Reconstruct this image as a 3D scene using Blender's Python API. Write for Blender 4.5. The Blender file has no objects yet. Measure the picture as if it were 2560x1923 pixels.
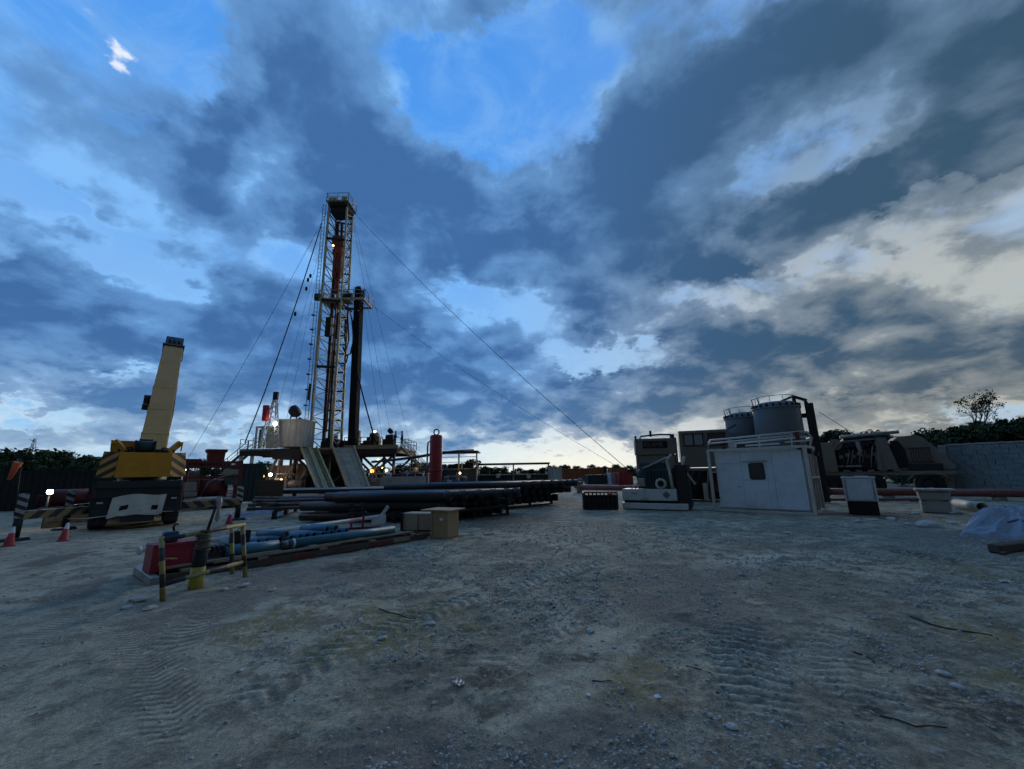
import bpy, bmesh, math, random
import numpy as np
from mathutils import Vector, Matrix, Euler

R = math.radians
random.seed(7)
S = bpy.context.scene
COL = S.collection

# ------------------------------------------------------------------ camera
CAM_H, PITCH, ROLL, FPX = 1.75, R(12.35), R(-1.0), 1000.0
cam_d = bpy.data.cameras.new('camera'); cam = bpy.data.objects.new('camera', cam_d); COL.objects.link(cam)
cam_d.sensor_width = 36.0; cam_d.lens = 36.0 * FPX / 2560.0
cam_d.clip_start = 0.05; cam_d.clip_end = 12000
CM = Matrix.Rotation(math.pi / 2 + PITCH, 3, 'X') @ Matrix.Rotation(ROLL, 3, 'Z')
cam.matrix_world = Matrix.Translation((0, 0, CAM_H)) @ CM.to_4x4()
S.camera = cam

def ray(px, py):                       # direction of a photograph pixel (2560 x 1923)
    return CM @ Vector(((px - 1280) / FPX, -(py - 961.5) / FPX, -1.0))
def G(px, py, z=0.0):                  # where that sight line meets the level z
    d = ray(px, py); t = (z - CAM_H) / d.z
    return Vector((d.x * t, d.y * t, z))
def V(px, py, Y):                      # where it meets the upright plane at depth Y
    d = ray(px, py); t = Y / d.y
    return Vector((d.x * t, Y, CAM_H + d.z * t))
def PX(p):                             # world point to pixel, for checks
    l = CM.inverted() @ (Vector(p) - Vector((0, 0, CAM_H)))
    return 1280 + FPX * l.x / -l.z, 961.5 - FPX * l.y / -l.z

# ------------------------------------------------------------------ colour management
S.view_settings.view_transform = 'Standard'; S.view_settings.look = 'None'
S.view_settings.exposure = 0.0; S.view_settings.gamma = 1.0
S.view_settings.use_curve_mapping = False
S.render.engine = 'CYCLES'
S.cycles.max_bounces = 5; S.cycles.diffuse_bounces = 3; S.cycles.glossy_bounces = 3
S.cycles.transparent_max_bounces = 6; S.cycles.use_denoising = True
S.cycles.use_adaptive_sampling = True; S.cycles.adaptive_threshold = 0.03; S.cycles.adaptive_min_samples = 8
S.cycles.caustics_reflective = False; S.cycles.caustics_refractive = False

def lin(r, g, b):
    f = lambda c: (c / 255 / 12.92) if c / 255 <= 0.04045 else ((c / 255 + 0.055) / 1.055) ** 2.4
    return (f(r), f(g), f(b))

# ------------------------------------------------------------------ world: dusk sky with broken cloud
SUN_EL, SUN_AZ = R(3.0), R(9.0)        # the sun is going down ahead, a little right of the view
world = bpy.data.worlds.new('World'); S.world = world; world.use_nodes = True
class NT:                              # small node-graph writer
    def __init__(s, tree): s.t = tree; s.n = tree.nodes; s.l = tree.links
    def put(s, sock, v):
        if isinstance(v, bpy.types.NodeSocket): s.l.new(v, sock)
        elif v is not None: sock.default_value = v
    def math(s, op, a, b=None, c=None, clamp=False):
        m = s.n.new('ShaderNodeMath'); m.operation = op; m.use_clamp = clamp
        for i, v in enumerate((a, b, c)): s.put(m.inputs[i], v)
        return m.outputs[0]
    def vmath(s, op, a, b=None, scale=None):
        m = s.n.new('ShaderNodeVectorMath'); m.operation = op
        s.put(m.inputs[0], a); s.put(m.inputs[1], b)
        if scale is not None: s.put(m.inputs['Scale'], scale)
        return m.outputs['Value'] if op in ('LENGTH', 'DISTANCE', 'DOT_PRODUCT') else m.outputs[0]
    def mapr(s, v, a, b, c=0.0, d=1.0, kind='SMOOTHSTEP'):
        m = s.n.new('ShaderNodeMapRange'); m.interpolation_type = kind
        for i, x in enumerate((v, a, b, c, d)): s.put(m.inputs[i], x)
        return m.outputs[0]
    def mix(s, f, a, b, kind='MIX'):
        m = s.n.new('ShaderNodeMix'); m.data_type = 'RGBA'; m.blend_type = kind; m.clamp_factor = True
        s.put(m.inputs[0], f); s.put(m.inputs[6], a if not isinstance(a, tuple) else (*a[:3], 1)); s.put(m.inputs[7], b if not isinstance(b, tuple) else (*b[:3], 1))
        return m.outputs[2]
    def noise(s, vec, scale, detail=4.0, rough=0.5, lac=2.0, dist=0.0, col=False):
        m = s.n.new('ShaderNodeTexNoise'); s.put(m.inputs['Vector'], vec)
        m.inputs['Scale'].default_value = scale; m.inputs['Detail'].default_value = detail
        m.inputs['Roughness'].default_value = rough; m.inputs['Lacunarity'].default_value = lac
        m.inputs['Distortion'].default_value = dist
        return m.outputs[1 if col else 0]
    def ramp(s, f, stops):
        m = s.n.new('ShaderNodeValToRGB'); e = m.color_ramp.elements
        while len(e) < len(stops): e.new(0.5)
        for i, (p, c) in enumerate(stops): e[i].position = p; e[i].color = (*c, 1)
        s.put(m.inputs[0], f); return m.outputs[0]
    def mapping(s, vec, loc=(0, 0, 0), rot=(0, 0, 0), sc=(1, 1, 1), kind='POINT'):
        m = s.n.new('ShaderNodeMapping'); m.vector_type = kind; s.put(m.inputs[0], vec)
        m.inputs[1].default_value = loc; m.inputs[2].default_value = rot; m.inputs[3].default_value = sc
        return m.outputs[0]
wt = NT(world.node_tree); world.node_tree.nodes.clear()
tc = wt.n.new('ShaderNodeTexCoord').outputs['Generated']
sep = wt.n.new('ShaderNodeSeparateXYZ'); wt.put(sep.inputs[0], tc); dx, dy, dz = sep.outputs
zc = wt.math('MAXIMUM', dz, 0.0)
inv = wt.math('DIVIDE', 1.0, wt.math('ADD', zc, 0.40))
comb = wt.n.new('ShaderNodeCombineXYZ'); wt.put(comb.inputs[0], wt.math('MULTIPLY', dx, inv)); wt.put(comb.inputs[1], wt.math('MULTIPLY', dy, inv))
wt.put(comb.inputs[2], wt.math('MULTIPLY', dz, 0.6)); plane = comb.outputs[0]       # a flat cloud deck overhead
w1 = wt.noise(plane, 2.8, 3, 0.55, col=True)
w3 = wt.noise(plane, 19.0, 5, 0.65, col=True)
w2 = wt.noise(plane, 8.5, 4, 0.6, col=True)
warp = wt.vmath('ADD', wt.vmath('SCALE', wt.vmath('SUBTRACT', w1, (0.5, 0.5, 0.5)), scale=0.16),
                wt.vmath('SCALE', wt.vmath('SUBTRACT', w2, (0.5, 0.5, 0.5)), scale=0.12))
warp = wt.vmath('ADD', warp, wt.vmath('SCALE', wt.vmath('SUBTRACT', w3, (0.5, 0.5, 0.5)), scale=0.075))
dw = wt.vmath('ADD', tc, warp)

def blob_field(blobs, start):
    acc = start; dv = dw
    for k, (px, py, rx, ry, rot, w) in enumerate(blobs):
        if k % 8 == 7:                     # keeps the graph evaluated in small batches
            m_ = wt.n.new('ShaderNodeVectorMath'); m_.operation = 'MULTIPLY_ADD'; wt.put(m_.inputs[0], acc); m_.inputs[1].default_value = (1e-7, 1e-7, 1e-7); wt.put(m_.inputs[2], dv); dv = m_.outputs[0]
        px, py, rx, ry = px * 1.1573, py * 1.1573, rx * 1.1573, ry * 1.1573
        c = ray(px, py).normalized()
        ca, sa = math.cos(R(rot)), math.sin(R(rot))
        a = (ray(px + rx * ca, py + rx * sa).normalized() - ray(px - rx * ca, py - rx * sa).normalized()) / 2
        b = (ray(px - ry * sa, py + ry * ca).normalized() - ray(px + ry * sa, py - ry * ca).normalized()) / 2
        ra, rb = a.length, b.length
        a = a.normalized(); n = a.cross(b).normalized(); b2 = n.cross(a)
        m = Matrix((a, b2, n)).transposed()
        v = wt.mapping(dv, c, m.to_euler(), (ra, rb, max(ra, rb)), 'TEXTURE')
        acc = wt.math('MULTIPLY_ADD', wt.mapr(wt.vmath('LENGTH', v), 1.5, 0.0), w, acc)
    return acc
# directions of the cloud masses and of the gaps (x, y, half-axes, tilt, thickness), from the photograph's sky
CLOUD = [
 (690, 240, 270, 190, 20, .95), (560, 420, 190, 120, 0, .7), (800, 420, 260, 120, 10, .6), (960, 480, 160, 100, 20, .55),
 (430, 400, 110, 80, 10, .4), (880, 560, 170, 70, 0, .35),
 (1180, 520, 190, 90, -35, .95), (1330, 640, 150, 90, 20, .75), (1420, 380, 210, 170, -30, .75), (1560, 560, 200, 70, -10, .85),
 (1830, 430, 300, 80, -28, 1.3), (2080, 260, 260, 130, -30, 1.0), (2150, 60, 200, 160, 0, .8), (1650, 170, 300, 130, -20, .55),
 (1300, 700, 110, 60, 30, .45),
 (130, 680, 260, 90, 0, .85), (250, 740, 220, 60, 0, .5), (560, 740, 150, 120, 0, .6), (480, 640, 90, 60, 0, .3), (330, 860, 240, 40, -4, .6),
 (120, 800, 140, 22, 0, .4), (700, 700, 220, 150, 0, .45), (900, 680, 130, 60, 10, .4),
 (1060, 730, 110, 50, -15, .6), (900, 830, 190, 70, 0, .75), (1080, 870, 170, 50, 0, .6), (1270, 840, 90, 60, 0, .6), (960, 910, 220, 30, 0, .4),
 (1330, 900, 120, 50, 0, .45), (1470, 860, 100, 60, 0, .4),
 (1700, 800, 260, 70, 4, .75), (2050, 740, 260, 70, 8, .6), (2150, 810, 220, 40, -6, .6), (1560, 720, 130, 60, 0, .5),
 (2000, 620, 200, 60, -20, .35), (1900, 540, 40, 30, 0, .35), (1780, 640, 160, 40, 0, .25),
 (90, 240, 200, 130, 10, .22), (60, 470, 150, 40, 0, .3), (220, 420, 150, 35, 30, .35), (300, 330, 120, 60, 0, .25), (1050, 10, 240, 60, 0, .42), (120, 560, 130, 40, 5, .3),
 (1000, 560, 170, 60, -10, .5), (1960, 350, 260, 70, -30, .5), (1700, 480, 180, 60, -20, .5), (1480, 520, 200, 80, 0, .4), (1350, 250, 90, 120, 35, .35), (700, 330, 300, 150, 0, .3), (1850, 120, 300, 120, 0, .35),
 # gaps
 (450, 110, 130, 130, 60, -.7), (110, 60, 110, 60, 20, -.3), (540, 250, 70, 60, 30, -.35), (1000, 190, 140, 170, 0, -.75), (1180, 120, 140, 130, 0, -.6), (1060, 320, 90, 80, 20, -.4), (900, 60, 110, 60, 30, -.2), (430, 200, 60, 90, 10, -.3), (1270, 260, 60, 40, -20, -.35), (1120, 340, 60, 90, 30, -.4),
 (60, 390, 90, 60, 0, -.45), (250, 480, 130, 50, 20, -.4), (340, 570, 190, 40, 10, -.55), (650, 560, 50, 60, 0, -.35), (240, 800, 130, 22, -5, -.45), (60, 900, 200, 26, 0, -.6), (450, 930, 200, 22, -8, -.4),
 (980, 620, 110, 50, 20, -.6), (870, 760, 110, 30, -20, -.35), (1140, 640, 60, 30, 20, -.3), (1270, 780, 110, 34, 10, -.6), (1390, 760, 90, 40, 0, -.6), (1180, 985, 300, 26, 0, -.5), (1470, 800, 60, 40, 0, -.3),
 (1520, 640, 110, 50, -10, -.35), (1590, 340, 110, 80, 50, -.32), (1800, 500, 120, 30, -25, -.4), (2000, 420, 250, 22, -28, -.3),
 (1520, 890, 50, 40, 0, -.3), (2130, 900, 190, 22, -4, -.5), (1850, 870, 150, 20, 0, -.3),
]
fine = wt.noise(plane, 4.4, 9, 0.56, dist=0.3)
fine_s = wt.noise(wt.vmath('ADD', plane, (0.01, 0.06, 0.0)), 4.4, 5, 0.50, dist=0.3)    # the same field a little nearer the sun
relief = wt.math('SUBTRACT', fine_s, fine)
dens = blob_field(CLOUD, wt.math('MULTIPLY_ADD', fine, 1.7, -0.58))
# cloud stacks up toward the horizon, opening again in a thin strip just above it
el = dz
low = wt.math('MULTIPLY', wt.mapr(el, 0.42, 0.16), wt.mapr(el, 0.012, 0.06))
dens = wt.math('MULTIPLY_ADD', low, 0.26, dens)
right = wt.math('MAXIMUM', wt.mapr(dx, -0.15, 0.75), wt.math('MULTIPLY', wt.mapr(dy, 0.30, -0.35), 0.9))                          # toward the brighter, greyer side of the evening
glow = wt.math('MULTIPLY', wt.mapr(wt.vmath('DISTANCE', tc, tuple(ray(1460, 1150).normalized())), 0.55, 0.0, 0.0, 0.85), wt.mapr(el, 0.17, 0.0))
sky = wt.n.new('ShaderNodeTexSky'); sky.sky_type = 'NISHITA'; sky.sun_disc = False
sky.sun_elevation = SUN_EL; sky.sun_rotation = SUN_AZ; sky.air_density = 1.0; sky.dust_density = 0.3; sky.ozone_density = 3.0
nis = wt.vmath('MULTIPLY', sky.outputs[0], (0.55, 0.85, 1.35))
K = 10.0
def sc(rgb, k=1.0): return tuple(c * K * k for c in lin(*rgb))
clear = wt.mix(wt.mapr(el, 0.0, 0.55, kind='LINEAR'), sc((186, 226, 246)), sc((92, 168, 250)))
clear = wt.mix(wt.mapr(el, 0.50, 0.95, kind='LINEAR'), clear, sc((72, 148, 238)))
clear = wt.mix(0.15, clear, nis)
wisp = wt.mapr(wt.noise(plane, 6.5, 8, 0.66, dist=0.6), 0.40, 0.72)
clear = wt.mix(wt.math('MULTIPLY', wisp, 0.7), clear, sc((122, 174, 234)))
clear = wt.mix(wt.math('MULTIPLY', right, wt.mapr(el, 0.62, 0.25, 0.25, 0.7)), clear, sc((176, 188, 196)))
clear = wt.mix(glow, clear, sc((250, 244, 226)))
hi = wt.mapr(el, 0.30, 0.60)
edge = wt.mix(right, sc((128, 184, 242)), wt.mix(hi, sc((176, 182, 182)), sc((118, 146, 176))))
edge = wt.mix(wt.mapr(el, 0.26, 0.05), edge, wt.mix(right, sc((190, 214, 232)), sc((178, 178, 170))))
edge = wt.mix(glow, edge, sc((255, 248, 234)))
core = wt.mix(right, sc((62, 104, 158)), sc((56, 84, 108)))
core = wt.mix(wt.mapr(el, 0.28, 0.04), core, wt.mix(right, sc((84, 126, 172)), sc((80, 94, 104))))
tex = wt.noise(plane, 6.5, 7, 0.55)
tex2 = wt.noise(plane, 2.3, 6, 0.58, dist=0.4)
dcore = wt.math('MULTIPLY_ADD', tex2, 1.5, wt.math('MULTIPLY_ADD', tex, 1.15, wt.math('SUBTRACT', wt.math('MULTIPLY', wt.math('MINIMUM', dens, 1.1), 0.85), 1.34)))
dcore = wt.math('MULTIPLY_ADD', relief, 2.4, dcore)
midc = wt.mix(0.58, edge, core)
cloud = wt.mix(wt.mapr(dcore, 0.02, 0.42), edge, midc)
cloud = wt.mix(wt.mapr(dcore, 0.32, 1.06), cloud, core)
alpha = wt.mapr(dens, 0.0, 0.45)
col = wt.mix(alpha, clear, cloud)
# the east, behind the viewer, is already darker than the evening side
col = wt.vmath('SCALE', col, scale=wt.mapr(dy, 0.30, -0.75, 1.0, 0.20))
# a small sunlit puff and the silver edges above the low sun
puff = blob_field([(250, 124, 62, 24, 28, 1.0), (286, 144, 40, 32, 0, 1.1)], 0.0)
col = wt.mix(wt.mapr(puff, 0.1, 1.1, 0.0, 0.9), col, sc((232, 238, 250)))
# below the horizon: dull ground tone
col = wt.mix(wt.mapr(el, 0.002, -0.006), col, sc((70, 76, 80)))
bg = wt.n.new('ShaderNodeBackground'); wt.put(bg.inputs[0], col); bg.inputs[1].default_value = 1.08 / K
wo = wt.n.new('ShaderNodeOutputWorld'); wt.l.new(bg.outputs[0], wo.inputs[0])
world.cycles.sampling_method = 'MANUAL'; world.cycles.sample_map_resolution = 512

# ------------------------------------------------------------------ the one sun: low, veiled, far ahead
sun_d = bpy.data.lights.new('sun', 'SUN'); sun = bpy.data.objects.new('sun', sun_d); COL.objects.link(sun)
sun_d.energy = 1.0; sun_d.angle = R(22); sun_d.color = (1.0, 0.88, 0.72)
sdir = Vector((math.sin(SUN_AZ + R(6)) * math.cos(R(12)), math.cos(SUN_AZ + R(6)) * math.cos(R(12)), math.sin(R(12))))
sun.rotation_euler = sdir.to_track_quat('Z', 'Y').to_euler()
# ------------------------------------------------------------------ materials
MATS = {}
def mat(name, rgb, rough=0.65, metal=0.0, dirt=0.35, drgb=None, scale=3.0, bump=0.0, bscale=40.0, var=0.18, spec=0.4):
    m = bpy.data.materials.new(name); m.use_nodes = True; t = NT(m.node_tree)
    b = t.n['Principled BSDF']
    pos = t.n.new('ShaderNodeNewGeometry').outputs['Position']
    n1 = t.noise(pos, scale, 6, 0.65); n2 = t.noise(pos, scale * 7, 4, 0.6)
    drgb = drgb or tuple(c * 0.35 + 0.02 for c in rgb)
    base = t.mix(t.math('MULTIPLY', t.mapr(n1, 0.42, 0.72), dirt), rgb, drgb)
    v = t.math('MULTIPLY_ADD', n2, var * 2, 1 - var)
    base = t.vmath('SCALE', base, scale=v)
    t.put(b.inputs['Base Color'], base)
    t.put(b.inputs['Roughness'], t.math('MULTIPLY_ADD', n1, 0.3, rough - 0.15, clamp=True))
    b.inputs['Metallic'].default_value = metal; b.inputs['Specular IOR Level'].default_value = spec
    if bump:
        bn = t.n.new('ShaderNodeBump'); bn.inputs['Strength'].default_value = bump; bn.inputs['Distance'].default_value = 0.02
        t.put(bn.inputs['Height'], t.noise(pos, bscale, 4, 0.6)); t.put(b.inputs['Normal'], bn.outputs[0])
    MATS[name] = m; return m
def stripes(name, c1, c2, vec, duty=0.5, rough=0.6, wear=0.25):      # painted bands along an object-space direction
    m = bpy.data.materials.new(name); m.use_nodes = True; t = NT(m.node_tree); b = t.n['Principled BSDF']
    oc = t.n.new('ShaderNodeTexCoord').outputs['Object']
    f = t.math('FRACT', t.vmath('DOT_PRODUCT', oc, vec))
    s = t.math('GREATER_THAN', f, duty)
    pos = t.n.new('ShaderNodeNewGeometry').outputs['Position']
    n1 = t.noise(pos, 9, 6, 0.7)
    base = t.mix(s, c1, c2)
    base = t.mix(t.math('MULTIPLY', t.mapr(n1, 0.45, 0.7), wear), base, (0.10, 0.09, 0.08))
    t.put(b.inputs['Base Color'], base); b.inputs['Roughness'].default_value = rough
    MATS[name] = m; return m
def glow_mat(name, rgb, k):
    m = bpy.data.materials.new(name); m.use_nodes = True; b = m.node_tree.nodes['Principled BSDF']
    b.inputs['Base Color'].default_value = (*rgb, 1); b.inputs['Emission Color'].default_value = (*rgb, 1)
    b.inputs['Emission Strength'].default_value = k; MATS[name] = m; return m
def glass_mat(name, rgb, rough=0.08):
    m = bpy.data.materials.new(name); m.use_nodes = True; b = m.node_tree.nodes['Principled BSDF']
    b.inputs['Base Color'].default_value = (*rgb, 1); b.inputs['Roughness'].default_value = rough
    b.inputs['Specular IOR Level'].default_value = 0.6; MATS[name] = m; return m

mat('crane_yellow', (0.62, 0.27, 0.018), 0.5, dirt=0.3, drgb=(0.16, 0.09, 0.03))
mat('boom_tan', (0.60, 0.29, 0.055), 0.55, dirt=0.3, drgb=(0.30, 0.17, 0.06), scale=1.2)
mat('carrier_dark', (0.018, 0.030, 0.036), 0.6, dirt=0.3, drgb=(0.05, 0.05, 0.045))
mat('black_steel', (0.018, 0.019, 0.022), 0.55, dirt=0.25, drgb=(0.05, 0.04, 0.035))
mat('rubber', (0.016, 0.016, 0.017), 0.85, dirt=0.5, drgb=(0.10, 0.09, 0.08), bump=0.3)
mat('white_paint', (0.56, 0.58, 0.58), 0.5, dirt=0.35, drgb=(0.36, 0.33, 0.29), scale=1.4)
mat('cabin_white', (0.58, 0.65, 0.70), 0.45, dirt=0.45, drgb=(0.38, 0.37, 0.34), scale=1.7, var=0.08)
mat('frame_cream', (0.54, 0.50, 0.44), 0.55, dirt=0.45, drgb=(0.30, 0.23, 0.17), scale=2.5)
mat('mast_cream', (0.58, 0.51, 0.36), 0.6, dirt=0.6, drgb=(0.12, 0.10, 0.08), scale=1.6)
mat('mast_dark', (0.026, 0.029, 0.036), 0.65, dirt=0.4, drgb=(0.055, 0.055, 0.056), spec=0.3)
mat('rig_yellow', (0.38, 0.33, 0.16), 0.6, dirt=0.6, drgb=(0.12, 0.10, 0.07), scale=2)
mat('ramp_beige', (0.36, 0.27, 0.165), 0.6, dirt=0.7, drgb=(0.17, 0.14, 0.11), scale=0.9)
mat('doghouse_grey', (0.46, 0.47, 0.46), 0.55, dirt=0.35, drgb=(0.24, 0.22, 0.19), scale=0.8)
mat('red_paint', (0.30, 0.022, 0.026), 0.55, dirt=0.4, drgb=(0.09, 0.03, 0.03))
mat('red_bright', (0.42, 0.018, 0.04), 0.5, dirt=0.35, drgb=(0.15, 0.03, 0.03))
mat('red_dark', (0.13, 0.022, 0.024), 0.6, dirt=0.5, drgb=(0.04, 0.025, 0.025))
mat('pipe_red', (0.23, 0.075, 0.062), 0.55, dirt=0.5, drgb=(0.10, 0.06, 0.05), scale=2)
mat('topdrive_red', (0.32, 0.06, 0.035), 0.6, dirt=0.6, drgb=(0.07, 0.04, 0.03))
mat('casing_black', (0.020, 0.024, 0.032), 0.42, dirt=0.35, drgb=(0.045, 0.04, 0.037), scale=2, spec=0.4)
mat('pipe_stand', (0.010, 0.012, 0.017), 0.6, dirt=0.2, drgb=(0.02, 0.02, 0.02), spec=0.25)
mat('drill_pipe', (0.075, 0.07, 0.07), 0.5, metal=0.4, dirt=0.5, drgb=(0.12, 0.07, 0.05))
mat('pipe_blue', (0.045, 0.16, 0.225), 0.5, dirt=0.35, drgb=(0.03, 0.09, 0.13), scale=5)
mat('protector_blue', (0.055, 0.175, 0.27), 0.5, dirt=0.2)
mat('pipe_bore', (0.012, 0.010, 0.012), 0.8)
mat('thread_steel', (0.20, 0.19, 0.18), 0.45, metal=0.7, dirt=0.5, drgb=(0.10, 0.06, 0.04))
mat('wood_plank', (0.26, 0.20, 0.14), 0.8, dirt=0.6, drgb=(0.11, 0.085, 0.065), scale=6, bump=0.5, bscale=60)
mat('wood_dark', (0.085, 0.062, 0.048), 0.85, dirt=0.5, drgb=(0.04, 0.032, 0.028), scale=5, bump=0.5)
mat('plywood', (0.40, 0.27, 0.15), 0.7, dirt=0.35, drgb=(0.22, 0.15, 0.09), scale=4, bump=0.2)
mat('carton', (0.40, 0.34, 0.26), 0.8, dirt=0.3, drgb=(0.26, 0.22, 0.17), scale=4)
mat('tan_paint', (0.205, 0.178, 0.15), 0.6, dirt=0.45, drgb=(0.15, 0.12, 0.10), scale=1.4)
mat('tank_grey', (0.115, 0.142, 0.158), 0.5, dirt=0.3, drgb=(0.13, 0.14, 0.14), scale=0.8, var=0.06)
mat('engine_dark', (0.022, 0.045, 0.052), 0.6, dirt=0.5, drgb=(0.03, 0.03, 0.03))
mat('grey_steel', (0.28, 0.28, 0.27), 0.5, metal=0.3, dirt=0.5, drgb=(0.13, 0.10, 0.08))
mat('concrete', (0.34, 0.32, 0.29), 0.9, dirt=0.5, drgb=(0.20, 0.19, 0.17), scale=3, bump=0.5)
mat('block_grey', (0.20, 0.25, 0.26), 0.92, dirt=0.75, drgb=(0.11, 0.15, 0.165), scale=1.6, bump=0.6, bscale=30, var=0.3)
mat('mortar', (0.40, 0.41, 0.40), 0.95, dirt=0.3, bump=0.4)
mat('tarp_blue', (0.27, 0.315, 0.38), 0.55, dirt=0.4, drgb=(0.22, 0.25, 0.29), scale=1.8, bump=0.4, bscale=12)
mat('tarp_white', (0.62, 0.62, 0.58), 0.5, dirt=0.2, drgb=(0.5, 0.48, 0.44), scale=2)
mat('strap_blue', (0.03, 0.06, 0.16), 0.6)
mat('plastic_film', (0.30, 0.32, 0.33), 0.25, dirt=0.2)
mat('container_dark', (0.016, 0.022, 0.026), 0.65, dirt=0.3, drgb=(0.035, 0.03, 0.028))
mat('container_teal', (0.030, 0.058, 0.062), 0.6, dirt=0.4, drgb=(0.05, 0.04, 0.03))
mat('container_orange', (0.33, 0.115, 0.045), 0.6, dirt=0.5, drgb=(0.14, 0.06, 0.04), scale=0.6)
mat('container_white', (0.55, 0.57, 0.57), 0.6, dirt=0.4, drgb=(0.3, 0.27, 0.23), scale=0.6)
mat('container_red', (0.34, 0.04, 0.05), 0.6, dirt=0.4, drgb=(0.15, 0.03, 0.03), scale=0.6)
mat('tank_green', (0.035, 0.075, 0.075), 0.6, dirt=0.5, drgb=(0.05, 0.045, 0.035), scale=0.8)
mat('tank_blue', (0.025, 0.075, 0.12), 0.6, dirt=0.4, drgb=(0.04, 0.04, 0.04), scale=0.8)
mat('corrugated_beige', (0.36, 0.28, 0.235), 0.65, dirt=0.4, drgb=(0.2, 0.15, 0.12), scale=1)
mat('cone_red', (0.50, 0.045, 0.05), 0.5, dirt=0.25)
mat('cone_white', (0.75, 0.75, 0.74), 0.5, dirt=0.3)
mat('sock_orange', (0.62, 0.12, 0.05), 0.7, dirt=0.2)
mat('skin', (0.25, 0.14, 0.09), 0.6, dirt=0.0)
mat('overall_dark', (0.028, 0.035, 0.055), 0.85, dirt=0.2)
mat('overall_olive', (0.30, 0.30, 0.05), 0.8, dirt=0.2)
mat('bark', (0.075, 0.06, 0.047), 0.9, dirt=0.4, bump=0.6)
mat('cloth_rag', (0.10, 0.09, 0.07), 0.95, dirt=0.7, drgb=(0.28, 0.25, 0.19), scale=14, bump=0.6)
mat('rag_dark', (0.02, 0.03, 0.04), 0.9, dirt=0.3)
mat('bin_red', (0.27, 0.012, 0.035), 0.5, dirt=0.25, drgb=(0.12, 0.02, 0.03))
mat('bucket_blue', (0.02, 0.055, 0.13), 0.5)
mat('paper_white', (0.75, 0.76, 0.77), 0.7, dirt=0.15)
mat('stick', (0.075, 0.062, 0.05), 0.9)
mat('yellow_paint', (0.42, 0.34, 0.05), 0.6, dirt=0.6, drgb=(0.14, 0.12, 0.06), scale=9)
stripes('hazard_diag_a', (0.03, 0.028, 0.025), (0.60, 0.32, 0.06), (2.2, 0, 3.1), 0.5)
stripes('hazard_diag_b', (0.03, 0.028, 0.025), (0.60, 0.32, 0.06), (-2.2, 0, 3.1), 0.5)
stripes('hazard_beam', (0.03, 0.028, 0.025), (0.26, 0.20, 0.09), (2.0, 0, 2.0), 0.5)
stripes('hazard_white', (0.02, 0.022, 0.026), (0.36, 0.37, 0.37), (2.2, 0, 4.4), 0.5)
stripes('post_bands', (0.30, 0.26, 0.07), (0.02, 0.02, 0.022), (0, 0, 2.7), 0.5, wear=0.6)
stripes('rail_bands', (0.02, 0.02, 0.022), (0.28, 0.25, 0.10), (1.45, 0, 0), 0.45, wear=0.6)
stripes('cone_bands', (0.42, 0.035, 0.045), (0.62, 0.62, 0.62), (0, 0, 1.45), 0.68)
glass_mat('window_dark', (0.012, 0.02, 0.022)); glass_mat('window_grey', (0.22, 0.25, 0.27), 0.25)
glow_mat('lamp_white', (1.0, 0.90, 0.74), 40.0); glow_mat('lamp_orange', (1.0, 0.34, 0.07), 5.0)
glow_mat('lamp_soft', (1.0, 0.74, 0.42), 3.0); glow_mat('lamp_red', (1.0, 0.12, 0.06), 4.0)

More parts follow.
